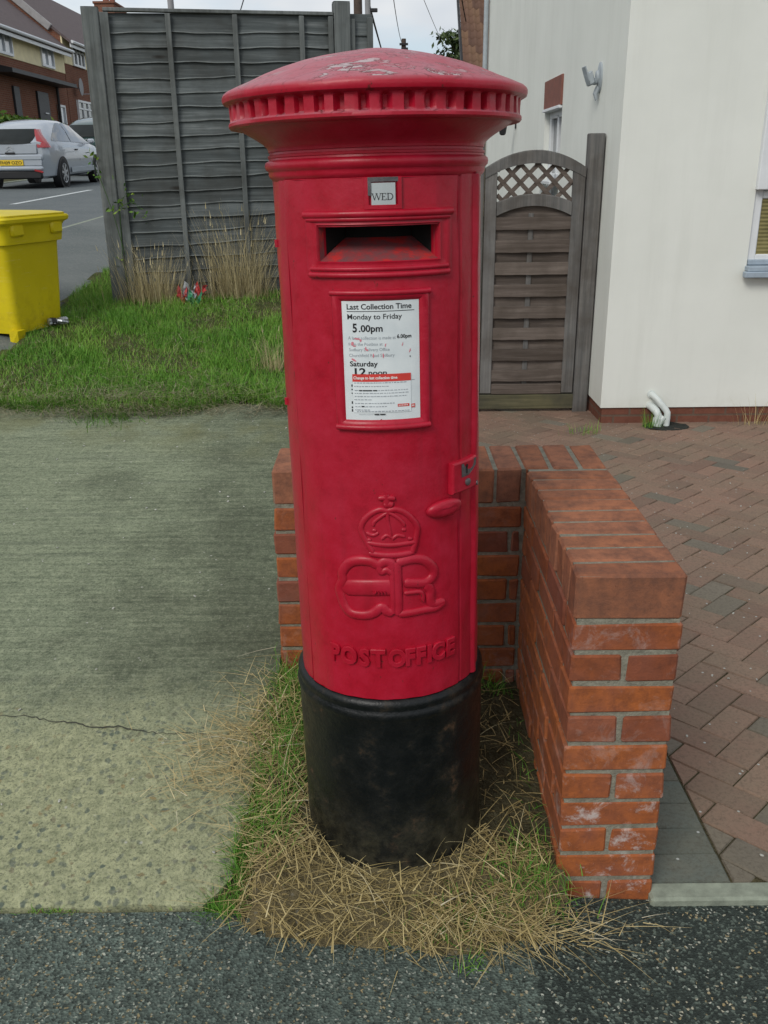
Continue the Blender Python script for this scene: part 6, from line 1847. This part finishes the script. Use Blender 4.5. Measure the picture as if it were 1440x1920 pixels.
# moss line where the slab meets the pavement
n = 90; x = g.uniform(-1.3, -.42, n); x = np.where(g.random(n) < .6, -.76 + g.normal(0, .03, n), x)
bl = BL(); P = np.stack([x, np.full(n, 1.628) + g.normal(0, .003, n), np.zeros(n)], 1)
bl.add(blades(P, g.uniform(.006, .02, n), g.uniform(.002, .003, n), g.uniform(.2, 1.2, n), g.uniform(0, 6.28, n), 2, .8, 77, g.uniform(.3, .9, n)))
tag(bl.build('edge_moss', M_GRASS), kind='stuff')
# loose chips on drive and paving
mb = MB()
for k in range(170):
    if k < 70:
        x, y = rng.uniform(-1.6, -.4), rng.uniform(1.75, 4.4); z = zdrive(x, y)
    else:
        x, y = rng.uniform(.85, 2.2), 1.75 + 3.2 * rng.random() ** 1.6; z = float(zp(x, y))
    s = rng.uniform(.003, .007)
    mb.box((x, y, z + s * .3), (s * 1.5, s, s * .7), s * .25, rot=(rng.uniform(-.5, .5), rng.uniform(-.5, .5), rng.uniform(0, 6)))
tag(mb.build('loose_gravel', plain('pale_stone_chip', (0.40, 0.40, 0.36, 1), 0.8, 0.3, 60)), kind='stuff')

# tall dry grass at the fence, small weeds
def dry_tuft(loc, n, h, spread, label, seed, heads=True, mat=None, name='dry_grass_tuft', cat='grass tuft', grp='tufts of tall dry grass'):
    g = np.random.default_rng(seed)
    o = empty(name, loc); tag(o, label, cat, grp)
    P = np.stack([g.normal(0, spread * .5, n), g.normal(0, spread * .28, n), np.zeros(n)], 1)
    az = np.arctan2(P[:, 1], P[:, 0]) + g.normal(0, .9, n)
    hs = h * g.beta(2.2, 1.9, n) * 1.05 + .04
    bl = BL(); bl.add(blades(P, hs, g.uniform(.0022, .0042, n), np.abs(g.normal(.16, .20, n)), az, 4, .55, seed + 1, np.clip(g.normal(.5, .2, n), .02, 1)))
    m2 = n // 2
    P2 = np.stack([g.normal(0, spread * .6, m2), g.normal(0, spread * .3, m2), np.zeros(m2)], 1)
    bl.add(blades(P2, h * g.uniform(.15, .5, m2), g.uniform(.002, .004, m2), g.uniform(.3, 1.1, m2), g.uniform(0, 6.28, m2), 4, .7, seed + 2, g.uniform(.02, .6, m2)))
    bl.build('stem', mat or M_DRYGRASS, o)
    if heads:
        k = g.choice(n, max(10, n // 9), replace=False)
        hb = BL(); V, F, _ = blades(P[k], hs[k], np.full(len(k), .002), np.abs(g.normal(.10, .10, len(k))), az[k], 4, .3, seed + 3)
        T_ = V.reshape(len(k), 5, 2, 3)[:, 4].mean(1); C_ = V.reshape(len(k), 5, 2, 3)[:, 3].mean(1)
        hb.add((V, F, np.tile(g.uniform(.6, 1, len(k)), 4)))
        hb.add(blades(T_ - (T_ - C_) * .3, g.uniform(.03, .06, len(k)), g.uniform(.006, .009, len(k)), np.abs(g.normal(.2, .15, len(k))), az[k], 3, .3, seed + 4, g.uniform(.55, .9, len(k))))
        hb.build('seed_head', mat or M_DRYGRASS, o)
    return o
gz = lambda a, b: float(lawn_z(a, b))
dry_tuft((-1.045, 6.80, gz(-1.045, 6.8)), 620, .66, .22, 'tall dry straw coloured grass in front of the middle of the fence', 51)
dry_tuft((-1.62, 6.66, gz(-1.62, 6.66)), 520, .42, .21, 'shorter dry grass clump at the foot of the left fence post', 52)
dry_tuft((-.60, 5.10, gz(-.6, 5.1)), 90, .22, .09, 'small dry weed clump on the lawn close to the left side of the post box', 53)
dry_tuft((1.845, 6.14, float(zp(1.845, 6.14)) - .005), 70, .13, .07, 'little green tuft growing beside the waste pipes', 54, False, M_GRASS, 'grass_tuft', 'grass tuft', 'green tufts in the paving')
dry_tuft((1.36, 6.02, float(zp(1.36, 6.02)) - .005), 60, .05, .12, 'low flat green tuft in the paving near the corner of the white house', 55, False, M_GRASS, 'grass_tuft', 'grass tuft', 'green tufts in the paving')
dry_tuft((2.60, 6.20, float(zp(2.6, 6.2)) - .005), 22, .20, .10, 'thin dry weed against the plinth at the right edge', 56, False, M_STRAW, 'dry_weed', 'weed', None)
def leafy(loc, pts, label, seed):
    o = empty('climbing_weed', loc); tag(o, label, 'weed')
    mb = MB(); 
    for p in pts: mb.tube(p, [.0022] * (len(p) - 1) + [.001], 5)
    mb.build('stem', M_WEED, o)
    A = np.array([q for p in pts for q in p[1:]])
    def cf(g, n): return A[g.integers(0, len(A), n)] + g.normal(size=(n, 3)) * np.array([.035, .02, .04])
    V, F, r_ = leaf_cards(75, cf, .018, None, seed); np_mesh('leaf', V, F, M_WEED, o, r_)
leafy((-1.80, 6.69, .70), [[(0, 0, 0), (-.02, 0, .3), (.0, -.02, .62), (.06, -.02, .72)], [(0, 0, .3), (-.05, -.03, .6), (-.10, -.05, .8), (-.15, -.04, .93)], [(.0, -.02, .62), (.10, -.02, .66), (.14, -.02, .60)]], 'green leafy weed climbing the left end post of the fence', 61)
# litter
lt = empty('crumpled_wrapper', (-1.36, 6.60, gz(-1.36, 6.6) + .045)); tag(lt, 'crumpled red, white and green wrapper lying in the grass by the fence', 'litter')
def crumple(name, mat, c, s, seed):
    g = np.random.default_rng(seed); mb = MB(); n = 7
    idx = [[mb.vert((c[0] + (i / (n - 1) - .5) * s[0] + g.normal(0, .006), c[1] + (j / (n - 1) - .5) * s[1] * .5 + g.normal(0, .012), c[2] + (j / (n - 1) - .5) * s[2] + g.normal(0, .014) + .03 * math.sin(i * 1.4))) for i in range(n)] for j in range(n)]
    for j in range(n - 1):
        for i in range(n - 1): mb.face((idx[j][i], idx[j][i + 1], idx[j + 1][i + 1], idx[j + 1][i]))
    mb.build(name, mat, lt)
crumple('red_flap', M_RAGRED, (-.045, 0, .02), (.07, .06, .07), 1); crumple('pale_flap', M_RAGWHITE, (.01, .01, .03), (.10, .08, .09), 2); crumple('red_flap', M_RAGRED, (.085, .01, .045), (.08, .05, .04), 3); crumple('green_flap', M_RAGGREEN, (.045, -.03, -.01), (.10, .06, .05), 4)
cn = empty('crushed_can', (-2.10, 6.02, gz(-2.1, 6.02) + .02), R(35)); tag(cn, 'crushed silver and black drinks can beside the foot of the grit bin', 'litter')
mb = MB(); g = np.random.default_rng(3)
mb.loft([[(x_, r_ * math.cos(2 * math.pi * k / 14) * (1 + .2 * math.sin(k * 2 + x_ * 60)), .028 + r_ * .75 * math.sin(2 * math.pi * k / 14)) for k in range(14)] for x_, r_ in ((-.065, .022), (-.06, .032), (-.03, .028), (-.008, .024), (.015, .031), (.055, .032), (.062, .024))], True, True)
mb.build('can_body', M_ALU, cn)
mb = MB(); mb.loft([[(x_, r_ * math.cos(2 * math.pi * k / 14), .028 + r_ * .8 * math.sin(2 * math.pi * k / 14)) for k in range(14)] for x_, r_ in ((-.045, .0335), (-.030, .0305), (-.015, .0285))]); mb.build('printed_band', M_BLACKPL, cn)
